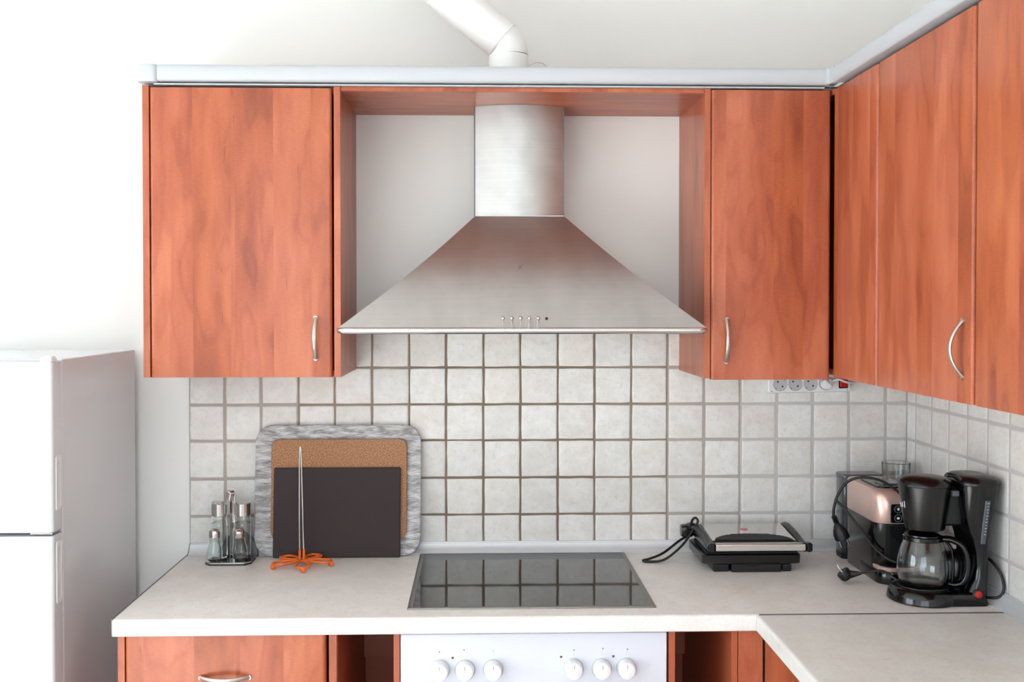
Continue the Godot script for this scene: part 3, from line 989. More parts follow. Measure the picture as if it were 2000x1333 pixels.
		mk.box(Vector3(sx - 0.0004, 0.8035, 0.635), Vector3(sx + 0.0004, 0.8065, 0.6353), 0)
		mk.box(Vector3(sx - 0.0003, 0.8085, 0.635), Vector3(sx + 0.0003, 0.8118, 0.6353), 0)
		obj("dial_mark", mk, M.pale_print, t)
		var sq := MB.new()
		sq.rings([[0.0030, 0.0034, 0.0012, 0.635], [0.0030, 0.0034, 0.0012, 0.6353]], T(sx + off, sy, 0), 3)
		obj("printed_symbol", sq, M.grey_print if i != 2 else M.pale_print, t)
	for x in [-0.0611, 0.1869, 0.3068]:
		var ib := Transform3D(Basis(Vector3.RIGHT, Vector3(0, 0, 1), Vector3(0, -1, 0)), Vector3(x, 0.8005, 0.635))
		tag(obj("indicator_lamp", MB.new().lathe([Vector2(0.0028, 0), Vector2(0.0026, 0.0008), Vector2(0, 0.0012)], ib, 16), M.amber, t), "small amber indicator lamp")

func worktops() -> void:
	var xl := -0.8215
	var xj := 0.6305
	var pr := PackedVector2Array([Vector2(0.0005, CT), Vector2(0.0005, CT - 0.038)])
	var r := 0.0075
	var zf := 0.6565
	pr.append(Vector2(zf - 0.002, CT - 0.038))
	pr.append(Vector2(zf, CT - 0.036))
	for i in 7:
		var a := PI / 2 * i / 6.0
		pr.append(Vector2(zf - r + r * cos(a), CT - r + r * sin(a)))
	var b1 := Basis(Vector3(0, 0, 1), Vector3(0, 1, 0), Vector3(1, 0, 0))
	var t := thing("worktop", "long pale stone-look laminate worktop under the tiled back wall, holding the hob", "worktop")
	obj("slab", MB.new().prism(pr, T(xl, 0, 0, b1), xj - xl), M.counter, t)
	obj("slab_corner", bx(xj, XR - 0.0005, CT - 0.038, CT, 0.0005, 0.6565, 0.0003), M.counter, t)
	# end strip at the left
	obj("edge_strip", bx(xl - 0.0035, xl, CT - 0.037, CT + 0.0012, 0.002, zf - 0.003, 0.0006), M.alu_dark, t)
	var t2 := thing("worktop", "pale laminate worktop running towards the camera along the right wall", "worktop")
	var pr2 := PackedVector2Array([Vector2(0.0005, CT), Vector2(0.0005, CT - 0.038)])
	var xo := XR - xj
	pr2.append(Vector2(xo - 0.002, CT - 0.038))
	pr2.append(Vector2(xo, CT - 0.036))
	for i in 7:
		var a := PI / 2 * i / 6.0
		pr2.append(Vector2(xo - r + r * cos(a), CT - r + r * sin(a)))
	obj("slab", MB.new().prism(pr2, T(XR, 0, 0.6625, Basis(Vector3(-1, 0, 0), Vector3(0, 1, 0), Vector3(0, 0, 1))), 1.9), M.counter2, t2)
	var j := obj("worktop_joint_strip", bx(0.637, 1.2005, CT - 0.036, CT + 0.0014, 0.6567, 0.6623, 0.0008), M.alu_dark)
	tag(j, "thin grey aluminium strip covering the joint between the two worktops", "trim strip")
	# hob
	t = thing("ceramic_hob", "black glass ceramic hob with a steel frame set in the worktop", "hob")
	var fm := MB.new()
	var cx := 0.1225
	var cz := 0.3215
	var fl := Transform3D(Basis(Vector3(1, 0, 0), Vector3(0, 0, -1), Vector3(0, 1, 0)), Vector3(cx, CT, cz))
	fm.rings([[0.5795, 0.549, 0.004, 0.0002], [0.5795, 0.549, 0.004, 0.0022], [0.5765, 0.546, 0.003, 0.0042], [0.561, 0.5305, 0.002, 0.0046], [0.5555, 0.525, 0.002, 0.003]], fl, 4)
	obj("frame", fm, M.hob_frame, t)
	obj("glass_plate", MB.new().rings([[0.5553, 0.5248, 0.002, 0.0031], [0.5553, 0.5248, 0.002, 0.0038]], fl, 4), M.hob, t)

# ------------------------------------------------------------------ refrigerator
func fridge() -> void:
	var t := thing("refrigerator", "white two-door refrigerator standing left of the kitchen units", "refrigerator")
	var x0 := -1.53
	var x1 := -0.9610
	obj("body", bx(x0, x1, 0.03, 1.4815, 0.045, 0.571, 0.003), M.enamel, t)
	obj("foot", bx(x0 + 0.02, x1 - 0.02, 0.0, 0.032, 0.08, 0.54, 0.002), M.black_matt, t)
	obj("door_seal", bx(x0 + 0.006, x1 - 0.006, 0.06, 1.474, 0.571, 0.5755, 0.0005), M.strip_grey, t)
	for k in 2:
		var yb: float = 1.0925 if k == 0 else 0.06
		var yt: float = 1.4765 if k == 0 else 1.0835
		var p := PackedVector2Array([Vector2(0, 0), Vector2(x1 - x0, 0)])
		var w := x1 - x0
		var r := 0.011
		for i in 7:
			var a := PI / 2 * i / 6.0
			p.append(Vector2(w - r + r * cos(a), 0.056 - r + r * sin(a)))
		for i in 7:
			var a := PI / 2 + PI / 2 * i / 6.0
			p.append(Vector2(r + r * cos(a), 0.056 - r + r * sin(a)))
		var d := obj("freezer_door" if k == 0 else "fridge_door", MB.new().prism(p, Transform3D(Basis(Vector3(1, 0, 0), Vector3(0, 0, 1), Vector3(0, 1, 0)), Vector3(x0, yb, 0.5758)), yt - yb), M.enamel, t)
		# recessed grip on the door's side
		var ya: float = 1.138 if k == 0 else 0.925
		var yc: float = 1.262 if k == 0 else 1.067
		var gx := Transform3D(Basis(Vector3(0, 0, -1), Vector3(0, 1, 0), Vector3(1, 0, 0)), Vector3(x1, (ya + yc) / 2, 0.597))
		var g := obj("grip", MB.new().rings([[0.032, yc - ya, 0.006, 0.0], [0.032, yc - ya, 0.006, 0.001], [0.030, yc - ya - 0.002, 0.006, 0.002], [0.020, yc - ya - 0.014, 0.005, 0.0016], [0.018, yc - ya - 0.018, 0.005, 0.0008]], gx, 4), M.white_plastic, d)
		obj("grip_screw", MB.new().rings([[0.004, 0.004, 0.0019, 0.0006], [0.003, 0.003, 0.0014, 0.0014]], Transform3D(gx.basis, gx.origin + Vector3(0, (yc - ya) * 0.36, 0)), 3), M.strip_grey, g)
	obj("hinge_cover", MB.new().rings([[0.028, 0.036, 0.006, 0.0], [0.028, 0.036, 0.006, 0.007], [0.020, 0.028, 0.005, 0.0125]], Transform3D(Basis(Vector3(1, 0, 0), Vector3(0, 0, -1), Vector3(0, 1, 0)), Vector3(x1 - 0.018, 1.4768, 0.604)), 5), M.white_plastic, t)
	obj("hinge", bx(x1 - 0.055, x1 - 0.004, 1.0855, 1.0905, 0.572, 0.622, 0.001), M.chrome, t)

# ------------------------------------------------------------------ left part of the worktop
func left_group() -> void:
	# serving tray leaning on the tiles
	var lean := deg_to_rad(5.3)
	var t := thing("serving_tray", "whitewashed grey wooden serving tray leaning upright against the tiles", "tray")
	var w := 0.4655
	var h := 0.3665
	var tb := Basis(Vector3.RIGHT, -lean)
	var tx := Transform3D(tb, Vector3(-0.3975, CT + 0.0003, 0.0475)) * T(0, h / 2, 0)
	var tr := MB.new()
	tr.rings([[w - 0.03, h - 0.03, 0.035, 0.0], [w, h, 0.05, 0.011], [w - 0.0015, h - 0.0015, 0.0495, 0.0135], [w - 0.006, h - 0.006, 0.047, 0.0142], [w - 0.012, h - 0.012, 0.044, 0.0125], [w - 0.075, h - 0.075, 0.028, 0.006], [w - 0.09, h - 0.09, 0.024, 0.0042]], tx, 10)
	obj("tray_body", tr, M.washed, t)
	# cork board standing in the tray
	var cw := 0.3800
	var chh := 0.2790
	var cx := Transform3D(tb, Vector3(-0.3945, CT + 0.0003, 0.0475)) * T(0, 0.0475 + chh / 2, 0.0068)
	var c := obj("cork_board", MB.new().rings([[cw, chh, 0.022, 0.0], [cw, chh, 0.022, 0.0085], [cw - 0.003, chh - 0.003, 0.021, 0.0098]], cx, 8), M.cork)
	tag(c, "brown cork board with rounded corners propped inside the serving tray", "cork board")
	# dark cutting board
	var bw := 0.3535
	var bh := 0.2490
	var bl := deg_to_rad(6.0)
	var bxf := Transform3D(Basis(Vector3.RIGHT, -bl), Vector3(-0.398, CT + 0.0003, 0.0685)) * T(0, bh / 2, 0)
	var b := obj("cutting_board", MB.new().rings([[bw - 0.002, bh - 0.002, 0.003, 0.0], [bw, bh, 0.004, 0.0015], [bw, bh, 0.004, 0.0085], [bw - 0.003, bh - 0.003, 0.003, 0.0100]], bxf, 4), M.board)
	tag(b, "dark brown rectangular cutting board leaning in front of the cork board", "cutting board")
	# kitchen roll holder
	t = thing("kitchen_roll_holder", "kitchen roll holder with an orange flower-shaped wire foot and steel rod", "roll holder")
	var cc := Vector3(-0.4800, CT, 0.1635)
	var yw := CT + 0.0165
	for k in 5:
		var a := deg_to_rad(78.0 + 72.0 * k)
		var d := Vector3(cos(a), 0, sin(a))
		var s := Vector3(-sin(a), 0, cos(a))
		var R := 0.080
		var loop := []
		for q in [[0.012, -0.004], [0.030, -0.011], [0.054, -0.0185], [0.074, -0.0155], [R, 0.0], [0.074, 0.0155], [0.054, 0.0185], [0.030, 0.011], [0.012, 0.004]]:
			loop.append(cc + d * q[0] + s * q[1] + Vector3(0, yw - CT - 0.003 * q[0] / R, 0))
		obj("petal", MB.new().tube(MB.smooth(loop, 4), 0.0034, 8), M.orange, t)
		obj("ball_foot", MB.new().ball(cc + d * (R + 0.0005) + Vector3(0, 0.0077, 0), 0.0078, 14), M.orange, t)
	var ring := []
	for i in 20:
		var a := TAU * i / 20.0
		ring.append(cc + Vector3(cos(a) * 0.0125, yw - CT, sin(a) * 0.0125))
	obj("hub_ring", MB.new().tube(ring, 0.0032, 8, true), M.orange, t)
	for s in [-1.0, 1.0]:
		obj("sleeve", MB.new().tube([cc + Vector3(s * 0.0058, yw - CT - 0.002, 0), cc + Vector3(s * 0.0054, 0.040, 0), cc + Vector3(s * 0.0053, 0.047, 0)], 0.0031, 10, false, 1.0, Vector3.ZERO, [0.0033, 0.0033, 0.0023]), M.orange, t)
	var rod := []
	for q in [[-0.0053, 0.040], [-0.0049, 0.12], [-0.0036, 0.22], [-0.0024, 0.295], [-0.0012, 0.3195], [0.0008, 0.3205], [0.0018, 0.30], [0.0030, 0.24], [0.0046, 0.12], [0.0053, 0.040]]:
		rod.append(cc + Vector3(q[0] - 0.003 * q[1] / 0.32, q[1], 0))
	obj("rod", MB.new().tube(MB.smooth(rod, 5), 0.0022, 8), M.chrome, t)
	condiments()

func bottle(at: Vector3, h: float, r: float, label: String, slanted: float) -> void:
	var t := thing("cruet_bottle", label, "bottle")
	t.position = at
	var g := MB.new().lathe([Vector2(0, 0.001), Vector2(r * 0.85, 0.001), Vector2(r, 0.005), Vector2(r * 1.0, 0.03), Vector2(r * 1.0, h * 0.60), Vector2(r * 0.985, h * 0.625), Vector2(r * 0.90, h * 0.645), Vector2(r * 0.93, h * 0.66), Vector2(r * 0.97, h * 0.68), Vector2(r * 0.96, h * 0.78), Vector2(r * 0.86, h * 0.78), Vector2(r * 0.86, h * 0.68), Vector2(r * 0.81, h * 0.65), Vector2(r * 0.81, h * 0.64), Vector2(r * 0.89, h * 0.61), Vector2(r * 0.9, h * 0.58), Vector2(r * 0.9, 0.03), Vector2(r * 0.88, 0.008), Vector2(r * 0.7, 0.006), Vector2(0, 0.006)], T(0, 0, 0), 32)
	obj("glass_body", g, M.glass, t)
	var c := MB.new()
	var rc := r * 1.02
	# metal cap with slanting top
	var n := 32
	for i in n:
		var a0 := TAU * i / n
		var a1 := TAU * (i + 1) / n
		var p := func(a: float, y: float, k: float) -> Vector3: return Vector3(cos(a) * rc * k, y + (cos(a) * slanted if y > h * 0.9 else 0.0), sin(a) * rc * k)
		var n0 := Vector3(cos(a0), 0, sin(a0))
		var n1 := Vector3(cos(a1), 0, sin(a1))
		var z := Vector2.ZERO
		c.quad([p.call(a0, h * 0.775, 1.0), p.call(a1, h * 0.775, 1.0), p.call(a1, h * 0.985, 1.0), p.call(a0, h * 0.985, 1.0)], [n0, n1, n1, n0], [z, z, z, z])
		var u0 := (n0 * 0.6 + Vector3.UP).normalized()
		var u1 := (n1 * 0.6 + Vector3.UP).normalized()
		c.quad([p.call(a0, h * 0.985, 1.0), p.call(a1, h * 0.985, 1.0), p.call(a1, h, 0.93), p.call(a0, h, 0.93)], [u0, u1, u1, u0], [z, z, z, z])
		var up := Vector3(-slanted / rc, 1, 0).normalized()
		c.tri(Vector3(0, h, 0), p.call(a0, h, 0.93), p.call(a1, h, 0.93), up, up, up)
	var cap := obj("cap", c, M.chrome, t)
	obj("pour_hole", MB.new().lathe([Vector2(0.0022, h * 0.995), Vector2(0, h * 0.999)], T(-rc * 0.6, -slanted * 0.6 + 0.0012, rc * 0.5), 10), M.dark_hole, cap)

func shaker(xf: Transform3D, label: String) -> void:
	var t := thing("shaker", label, "shaker")
	t.transform = xf
	obj("glass_body", MB.new().lathe([Vector2(0, 0.001), Vector2(0.0145, 0.001), Vector2(0.0195, 0.006), Vector2(0.0215, 0.018), Vector2(0.0205, 0.032), Vector2(0.0165, 0.046), Vector2(0.0145, 0.058), Vector2(0.0145, 0.070), Vector2(0.0128, 0.070), Vector2(0.0128, 0.058), Vector2(0.0147, 0.046), Vector2(0.0186, 0.032), Vector2(0.0196, 0.018), Vector2(0.0176, 0.008), Vector2(0.013, 0.005), Vector2(0, 0.005)], T(0, 0, 0), 28), M.glass, t)
	var cap := obj("cap", MB.new().lathe([Vector2(0.0153, 0.066), Vector2(0.0155, 0.079), Vector2(0.0145, 0.0838), Vector2(0.010, 0.0868), Vector2(0, 0.0878)], T(0, 0, 0), 28), M.chrome, t)
	for i in 7:
		var a := TAU * i / 6.0
		var rr := 0.0055 if i < 6 else 0.0
		obj("hole", MB.new().lathe([Vector2(0.0009, 0.0876), Vector2(0, 0.0884)], T(cos(a) * rr, -0.0004 if i < 6 else 0.0, sin(a) * rr), 8), M.dark_hole, cap)

func condiments() -> void:
	var t := thing("cruet_stand", "chrome cruet stand with an upright curled strip handle", "cruet stand")
	var bxf := Transform3D(Basis(Vector3(1, 0, 0), Vector3(0, 0, -1), Vector3(0, 1, 0)), Vector3(-0.6830, CT, 0.1085))
	# octagonal plate
	var oct := PackedVector2Array([Vector2(-0.046, -0.047), Vector2(0.046, -0.047), Vector2(0.061, -0.030), Vector2(0.061, 0.026), Vector2(0.046, 0.042), Vector2(-0.046, 0.042), Vector2(-0.061, 0.026), Vector2(-0.061, -0.030)])
	obj("plate", MB.new().prism(oct, Transform3D(bxf.basis, bxf.origin + Vector3(0, 0.004, 0)), 0.0035), M.chrome, t)
	var foot := PackedVector2Array()
	for q in oct: foot.append(q * 1.03)
	obj("foot", MB.new().prism(foot, Transform3D(bxf.basis, bxf.origin + Vector3(0, 0.0003, 0)), 0.0037), M.black_soft, t)
	var hp := []
	for q in [0.006, 0.06, 0.12, 0.172]:
		hp.append(Vector3(-0.6845, CT + q, 0.080))
	for i in 9:
		var a := PI * i / 8.0
		hp.append(Vector3(-0.6845 - 0.0070 * i / 8.0, CT + 0.1800 + 0.0140 * sin(a), 0.092 - 0.012 * cos(a)))
	hp.append(Vector3(-0.6925, CT + 0.1690, 0.1060))
	obj("handle", MB.new().tube(hp, 0.0082, 10, false, 0.10, Vector3(1, 0, 0.25)), M.chrome, t)
	bottle(Vector3(-0.7165, CT + 0.0077, 0.0945), 0.153, 0.0218, "clear glass cruet bottle with slanting metal cap, left of the strip handle", -0.0035)
	bottle(Vector3(-0.6530, CT + 0.0077, 0.0945), 0.153, 0.0222, "clear glass cruet bottle with flat metal cap, right of the strip handle", 0.001)
	shaker(T(-0.7210, CT + 0.0077, 0.1340), "small glass shaker with metal cap at the cruet stand's left front")
	shaker(Transform3D(Basis(Vector3.RIGHT, 0.22), Vector3(-0.6520, CT + 0.0130, 0.1315)), "small glass shaker tilted forward at the cruet stand's right front")
	# napkin holder behind
	t = thing("napkin_holder", "dark metal half-round napkin holder standing behind the cruet stand", "napkin holder")
	var hd := PackedVector2Array()
	for i in 21:
		var a := PI * i / 20.0
		hd.append(Vector2(cos(a) * 0.051, sin(a) * 0.070))
	for z in [0.0465, 0.0590]:
		obj("side_plate", MB.new().prism(hd, T(-0.671, CT + 0.003, z), 0.0012), M.alu_dark, t)
	obj("base", bx(-0.722, -0.620, CT + 0.0003, CT + 0.0035, 0.0462, 0.0605, 0.0005), M.alu_dark, t)

# ------------------------------------------------------------------ contact grill
func grill() -> void:
	var t := thing("contact_grill", "black contact grill with a steel lid and front handle bar", "grill")
	# lower half
	obj("lower_body", MB.new().rings([[0.247, 0.180, 0.012, 0.919], [0.262, 0.196, 0.014, 0.922], [0.264, 0.198, 0.014, 0.944], [0.256, 0.190, 0.012, 0.9465]], Transform3D(Basis(Vector3(1, 0, 0), Vector3(0, 0, -1), Vector3(0, 1, 0)), Vector3(0.7205, 0, 0.168)), 5), M.black_soft, t)
	for x in [[0.617, 0.660], [0.800, 0.826]]:
		obj("foot_block", bx(x[0], x[1], CT + 0.0003, 0.921, 0.09, 0.2665, 0.003), M.black_soft, t)
	obj("foot_block", bx(0.655, 0.805, 0.904, 0.921, 0.09, 0.225, 0.002), M.black_matt, t)
	var dt := obj("drip_drawer", bx(0.664, 0.797, CT + 0.0006, 0.9225, 0.20, 0.2725, 0.002), M.black_soft, t)
	var lip := []
	for i in 11:
		var s := -1.0 + i / 5.0
		lip.append(Vector3(0.7225 + s * 0.028, 0.9215 - 0.0042 * (1.0 - s * s), 0.2730))
	obj("finger_lip", MB.new().tube(lip, 0.0011, 6), M.black, dt)
	# ribbed cooking plates
	obj("lower_plate", bx(0.602, 0.845, 0.9455, 0.951, 0.08, 0.2575, 0.002), M.black_matt, t)
	obj("upper_plate", bx(0.606, 0.846, 0.9512, 0.9585, 0.082, 0.2585, 0.002), M.black_matt, t)
	# lid: wedge rising to the back
	var side := PackedVector2Array([Vector2(0.070, 0.9590), Vector2(0.262, 0.9590), Vector2(0.266, 0.9640), Vector2(0.260, 0.9735), Vector2(0.248, 0.9765), Vector2(0.14, 0.9870), Vector2(0.085, 0.9905), Vector2(0.070, 0.9880)])
	var b1 := Basis(Vector3(0, 0, 1), Vector3(0, 1, 0), Vector3(1, 0, 0))
	var lid := obj("lid", MB.new().prism(side, T(0.600, 0, 0, b1), 0.2640), M.black_soft, t)
	var top := PackedVector2Array([Vector2(0.244, 0.9774), Vector2(0.14, 0.9877), Vector2(0.085, 0.9912), Vector2(0.085, 0.9922), Vector2(0.14, 0.9888), Vector2(0.244, 0.9785)])
	obj("steel_cover", MB.new().prism(top, T(0.6195, 0, 0, b1), 0.2240), M.chrome, lid)
	# half-oval vent with ribs at the front of the cover
	var sl := Vector3(0, -0.0103, 0.104).normalized()
	var nv := Vector3(0, sl.z, -sl.y)
	var o := Vector3(0.7320, 0.9784, 0.2440)
	var vent := PackedVector2Array()
	for i in 25:
		var a := PI * i / 24.0
		vent.append(Vector2(cos(a) * 0.105, sin(a) * 0.056))
	obj("vent", MB.new().prism(vent, Transform3D(Basis(Vector3.RIGHT, -sl, nv), o), 0.0016), M.black_matt, lid)
	for k in 8:
		var y := 0.004 + 0.0062 * k
		var hw := 0.105 * sqrt(maxf(0.0, 1.0 - pow(y / 0.056, 2.0))) - 0.003
		obj("vent_rib", MB.new().box(Vector3(-hw, y - 0.0012, 0.0016), Vector3(hw, y + 0.0012, 0.0030), 0.0004, Transform3D(Basis(Vector3.RIGHT, -sl, nv), o)), M.vent_rib, lid)
	var lg := MB.new().lathe([Vector2(0.0105, 0.0), Vector2(0.0103, 0.0006), Vector2(0, 0.0007)], Transform3D(Basis(Vector3.RIGHT, nv, sl), Vector3(0.7280, 0.9877, 0.148)), 20, 1.0, 1.0)
	tag(obj("badge", lg, M.red, lid), "small dark red oval badge on the lid")
	# side arms and handle bar
	for s in [0, 1]:
		var ax: float = 0.6085 if s == 0 else 0.8560
		var pts := [Vector3(ax - (0.022 if s == 0 else 0.0), 0.978, 0.070), Vector3(ax - (0.012 if s == 0 else 0.0), 0.988, 0.115), Vector3(ax, 0.982, 0.19), Vector3(ax, 0.973, 0.245), Vector3(ax, 0.968, 0.283)]
		obj("arm", MB.new().tube(MB.smooth(pts, 5), 0.0125, 12, false, 0.78, Vector3.UP), M.black_soft, t)
	obj("hinge_knuckle", MB.new().rings([[0.030, 0.030, 0.008, -0.016], [0.034, 0.034, 0.010, -0.010], [0.034, 0.034, 0.010, 0.010], [0.030, 0.030, 0.008, 0.016]], T(0.5835, 0.970, 0.072, Basis(Vector3.UP, PI / 2)), 4), M.black_soft, t)
	obj("handle_bar", bx(0.6185, 0.8600, 0.9575, 0.9790, 0.2690, 0.2865, 0.004), M.steel_bright, t)
	for x in [[0.600, 0.6183], [0.8602, 0.8760]]:
		obj("handle_end", bx(x[0], x[1], 0.9555, 0.9800, 0.2640, 0.2880, 0.004), M.black, t)
	# cord: small loop over the arm and long loop on the worktop
	var cp := [Vector3(0.590, 0.957, 0.075), Vector3(0.560, 0.945, 0.09), Vector3(0.510, 0.918, 0.120), Vector3(0.468, 0.9060, 0.138), Vector3(0.449, 0.9048, 0.150), Vector3(0.462, 0.9048, 0.165), Vector3(0.505, 0.910, 0.165), Vector3(0.555, 0.944, 0.150), Vector3(0.588, 0.982, 0.135), Vector3(0.604, 1.006, 0.128), Vector3(0.598, 1.016, 0.124), Vector3(0.590, 1.008, 0.120), Vector3(0.588, 0.990, 0.112), Vector3(0.592, 0.970, 0.095)]
	obj("power_cord", MB.new().tube(MB.smooth(cp, 8), 0.0035, 8), M.rubber, t)

# ------------------------------------------------------------------ capsule machine, vase
func capsule_machine() -> void:
	var t := thing("capsule_coffee_machine", "rose gold and black capsule coffee machine behind the drip coffee maker", "coffee machine")
	var up := Basis(Vector3(1, 0, 0), Vector3(0, 0, -1), Vector3(0, 1, 0))
	var xc := 1.0645
	# lower body with a recessed cup bay panel on the front
	obj("lower_body", MB.new().rings([[0.110, 0.236, 0.034, 0.9003], [0.1135, 0.242, 0.036, 0.904], [0.1135, 0.242, 0.036, 1.0500]], Transform3D(up, Vector3(xc, 0, 0.2600)), 10), M.black, t)
	obj("cup_bay", MB.new().rings([[0.076, 0.096, 0.008, 0.0], [0.076, 0.096, 0.008, 0.0012], [0.072, 0.092, 0.007, 0.0016], [0.070, 0.090, 0.007, 0.0004]], T(xc + 0.004, 0.998, 0.3806), 5), M.black_matt, t)
	# drip base
	obj("drip_base", MB.new().rings([[0.112, 0.180, 0.040, 0.9003], [0.116, 0.184, 0.044, 0.904], [0.116, 0.184, 0.044, 0.931], [0.112, 0.180, 0.042, 0.934]], Transform3D(up, Vector3(xc, 0, 0.326)), 10), M.black, t)
	var dp := obj("drip_plate", MB.new().rings([[0.108, 0.150, 0.040, 0.934], [0.110, 0.152, 0.041, 0.936], [0.110, 0.152, 0.041, 0.942], [0.106, 0.148, 0.040, 0.9435]], Transform3D(up, Vector3(xc, 0, 0.343)), 10), M.rose, t)
	obj("drip_grid", MB.new().rings([[0.092, 0.10, 0.034, 0.9435], [0.092, 0.10, 0.034, 0.9443]], Transform3D(up, Vector3(xc, 0, 0.362)), 8), M.black_matt, dp)
	# rose gold head with rounded front
	obj("head", MB.new().rings([[0.112, 0.246, 0.034, 1.0500], [0.1165, 0.2505, 0.037, 1.0535], [0.1165, 0.2505, 0.037, 1.100], [0.1165, 0.246, 0.037, 1.118, 0.0, 0.002], [0.115, 0.236, 0.036, 1.1295, 0.0, 0.006], [0.110, 0.222, 0.033, 1.1330, 0.0, 0.011]], Transform3D(up, Vector3(xc, 0, 0.2645)), 12), M.rose, t)
	var tp := obj("top_plate", MB.new().rings([[0.084, 0.150, 0.020, 1.1325], [0.084, 0.150, 0.020, 1.1355], [0.078, 0.144, 0.018, 1.1368]], Transform3D(up, Vector3(xc + 0.006, 0, 0.268)), 6), M.black, t)
	obj("lever", MB.new().rings([[0.056, 0.050, 0.010, 1.1368], [0.056, 0.050, 0.010, 1.1392], [0.052, 0.046, 0.009, 1.1402]], Transform3D(up, Vector3(xc + 0.008, 0, 0.288)), 5), M.gauge, tp)
	# button panel on the front
	var fx := T(xc - 0.0035, 1.0765, 0.3885)
	var bp := obj("button_panel", MB.new().rings([[0.038, 0.048, 0.005, -0.004], [0.038, 0.048, 0.005, 0.0022], [0.036, 0.046, 0.004, 0.0032]], fx, 4), M.black, t)
	for k in 2:
		var c := fx.origin + Vector3(0, 0.0115 - 0.023 * k, 0.0034)
		var ring := []
		for i in 20:
			ring.append(c + Vector3(cos(TAU * i / 20.0) * 0.0092, sin(TAU * i / 20.0) * 0.0092, 0))
		obj("button_ring", MB.new().tube(ring, 0.0011, 6, true), M.gauge, bp)
		obj("cup_symbol", MB.new().rings([[0.005 + 0.002 * k, 0.006 - 0.001 * k, 0.0018, 0.0], [0.005 + 0.002 * k, 0.006 - 0.001 * k, 0.0018, 0.0006]], Transform3D(Basis.IDENTITY, c), 3), M.white_print, bp)
		# clear water tank at the back
	var tk := obj("water_tank", MB.new().rings([[0.112, 0.062, 0.012, 0.915], [0.114, 0.064, 0.013, 0.918], [0.114, 0.064, 0.013, 1.128]], Transform3D(up, Vector3(xc - 0.001, 0, 0.1025)), 6), M.glass_tank, t)
	obj("tank_lid", MB.new().rings([[0.116, 0.066, 0.013, 1.128], [0.116, 0.066, 0.013, 1.133], [0.112, 0.062, 0.012, 1.1355]], Transform3D(up, Vector3(xc - 0.001, 0, 0.1025)), 6), M.gauge, tk)
	obj("tank_foot", MB.new().rings([[0.112, 0.062, 0.012, 0.9003], [0.114, 0.064, 0.013, 0.915]], Transform3D(up, Vector3(xc - 0.001, 0, 0.1025)), 6), M.black_matt, t)
	# cord arching over the top, its plug hanging at the left
	var cp := [Vector3(1.075, 1.120, 0.40), Vector3(1.045, 1.148, 0.335), Vector3(1.010, 1.153, 0.29), Vector3(0.976, 1.140, 0.27), Vector3(0.952, 1.105, 0.26), Vector3(0.941, 1.068, 0.258), Vector3(0.940, 1.040, 0.258)]
	obj("power_cord", MB.new().tube(MB.smooth(cp, 8), 0.0037, 8), M.rubber, t)
	var cp2 := [Vector3(0.946, 1.088, 0.259), Vector3(0.962, 1.067, 0.285), Vector3(0.985, 1.030, 0.325), Vector3(1.005, 0.990, 0.370), Vector3(1.030, 0.965, 0.405), Vector3(1.060, 0.955, 0.42)]
	obj("power_cord", MB.new().tube(MB.smooth(cp2, 8), 0.0034, 8), M.rubber, t)
	plug(t, Vector3(0.940, 1.046, 0.258), Vector3(0.38, -1.0, 0.1), 0.074)
	# tall glass
	var v := obj("tall_glass", MB.new().lathe([Vector2(0, 0.001), Vector2(0.026, 0.001), Vector2(0.029, 0.004), Vector2(0.0385, 0.262), Vector2(0.039, 0.2655), Vector2(0.0378, 0.2665), Vector2(0.0365, 0.263), Vector2(0.027, 0.012), Vector2(0, 0.010)], T(1.1640, CT, 0.112), 36), M.glass)
	tag(v, "tall clear glass standing in the corner behind the coffee machines", "glass")

func plug(parent: Node, at: Vector3, dir: Vector3, length: float, flat := 1.0) -> void:
	var d := dir.normalized()
	var s := d.cross(Vector3.BACK).normalized()
	var b := Basis(s, d, s.cross(d))
	var k := length / 0.06
	var mb := MB.new()
	var prof := [Vector2(0.0036, 0.0)]
	for i in 5:
		prof.append(Vector2(0.0075, 0.001 + 0.0034 * i))
		prof.append(Vector2(0.0052, 0.0026 + 0.0034 * i))
	prof.append_array([Vector2(0.0085, 0.020), Vector2(0.0145, 0.030), Vector2(0.0185, 0.040), Vector2(0.0185, 0.052), Vector2(0.0165, 0.0535), Vector2(0, 0.0535)])
	for i in prof.size(): prof[i] = prof[i] * k
	mb.lathe(prof, Transform3D(b, at), 20, 0.85, 1.0 * flat)
	var p := obj("plug", mb, M.rubber, parent)
	for q in [-1.0, 1.0]:
		obj("pin", MB.new().lathe([Vector2(0.0024, 0.0), Vector2(0.0024, 0.017), Vector2(0.0014, 0.019), Vector2(0, 0.019)], Transform3D(b, at + d * 0.0535 * k + s * q * 0.0085 * k), 10), M.chrome, p)

func angled_plug(parent: Node, at: Vector3, back: Vector3, pins: Vector3) -> void:
	# cord sleeve runs into the side of a chunky body whose pins stick out along their own axis
	var c := at + back * 0.034
	var mb := MB.new()
	mb.tube([at - back * 0.004, at + back * 0.010, at + back * 0.022, c], 0.006, 12, false, 1.0, Vector3.ZERO, [0.0042, 0.0075, 0.0105, 0.0120])
	var s := pins.cross(back).normalized()
	var b := Basis(s, pins, s.cross(pins))
	mb.lathe([Vector2(0, -0.013), Vector2(0.010, -0.0125), Vector2(0.0155, -0.009), Vector2(0.0170, -0.002), Vector2(0.0170, 0.010), Vector2(0.0160, 0.0115), Vector2(0, 0.0115)], Transform3D(b, c), 8)
	var p := obj("plug", mb, M.rubber, parent)
	for q in [-1.0, 1.0]:
		obj("pin", MB.new().lathe([Vector2(0.0023, 0.011), Vector2(0.0023, 0.028), Vector2(0.0014, 0.030), Vector2(0, 0.030)], Transform3D(b, c + s * q * 0.009), 10), M.chrome, p)

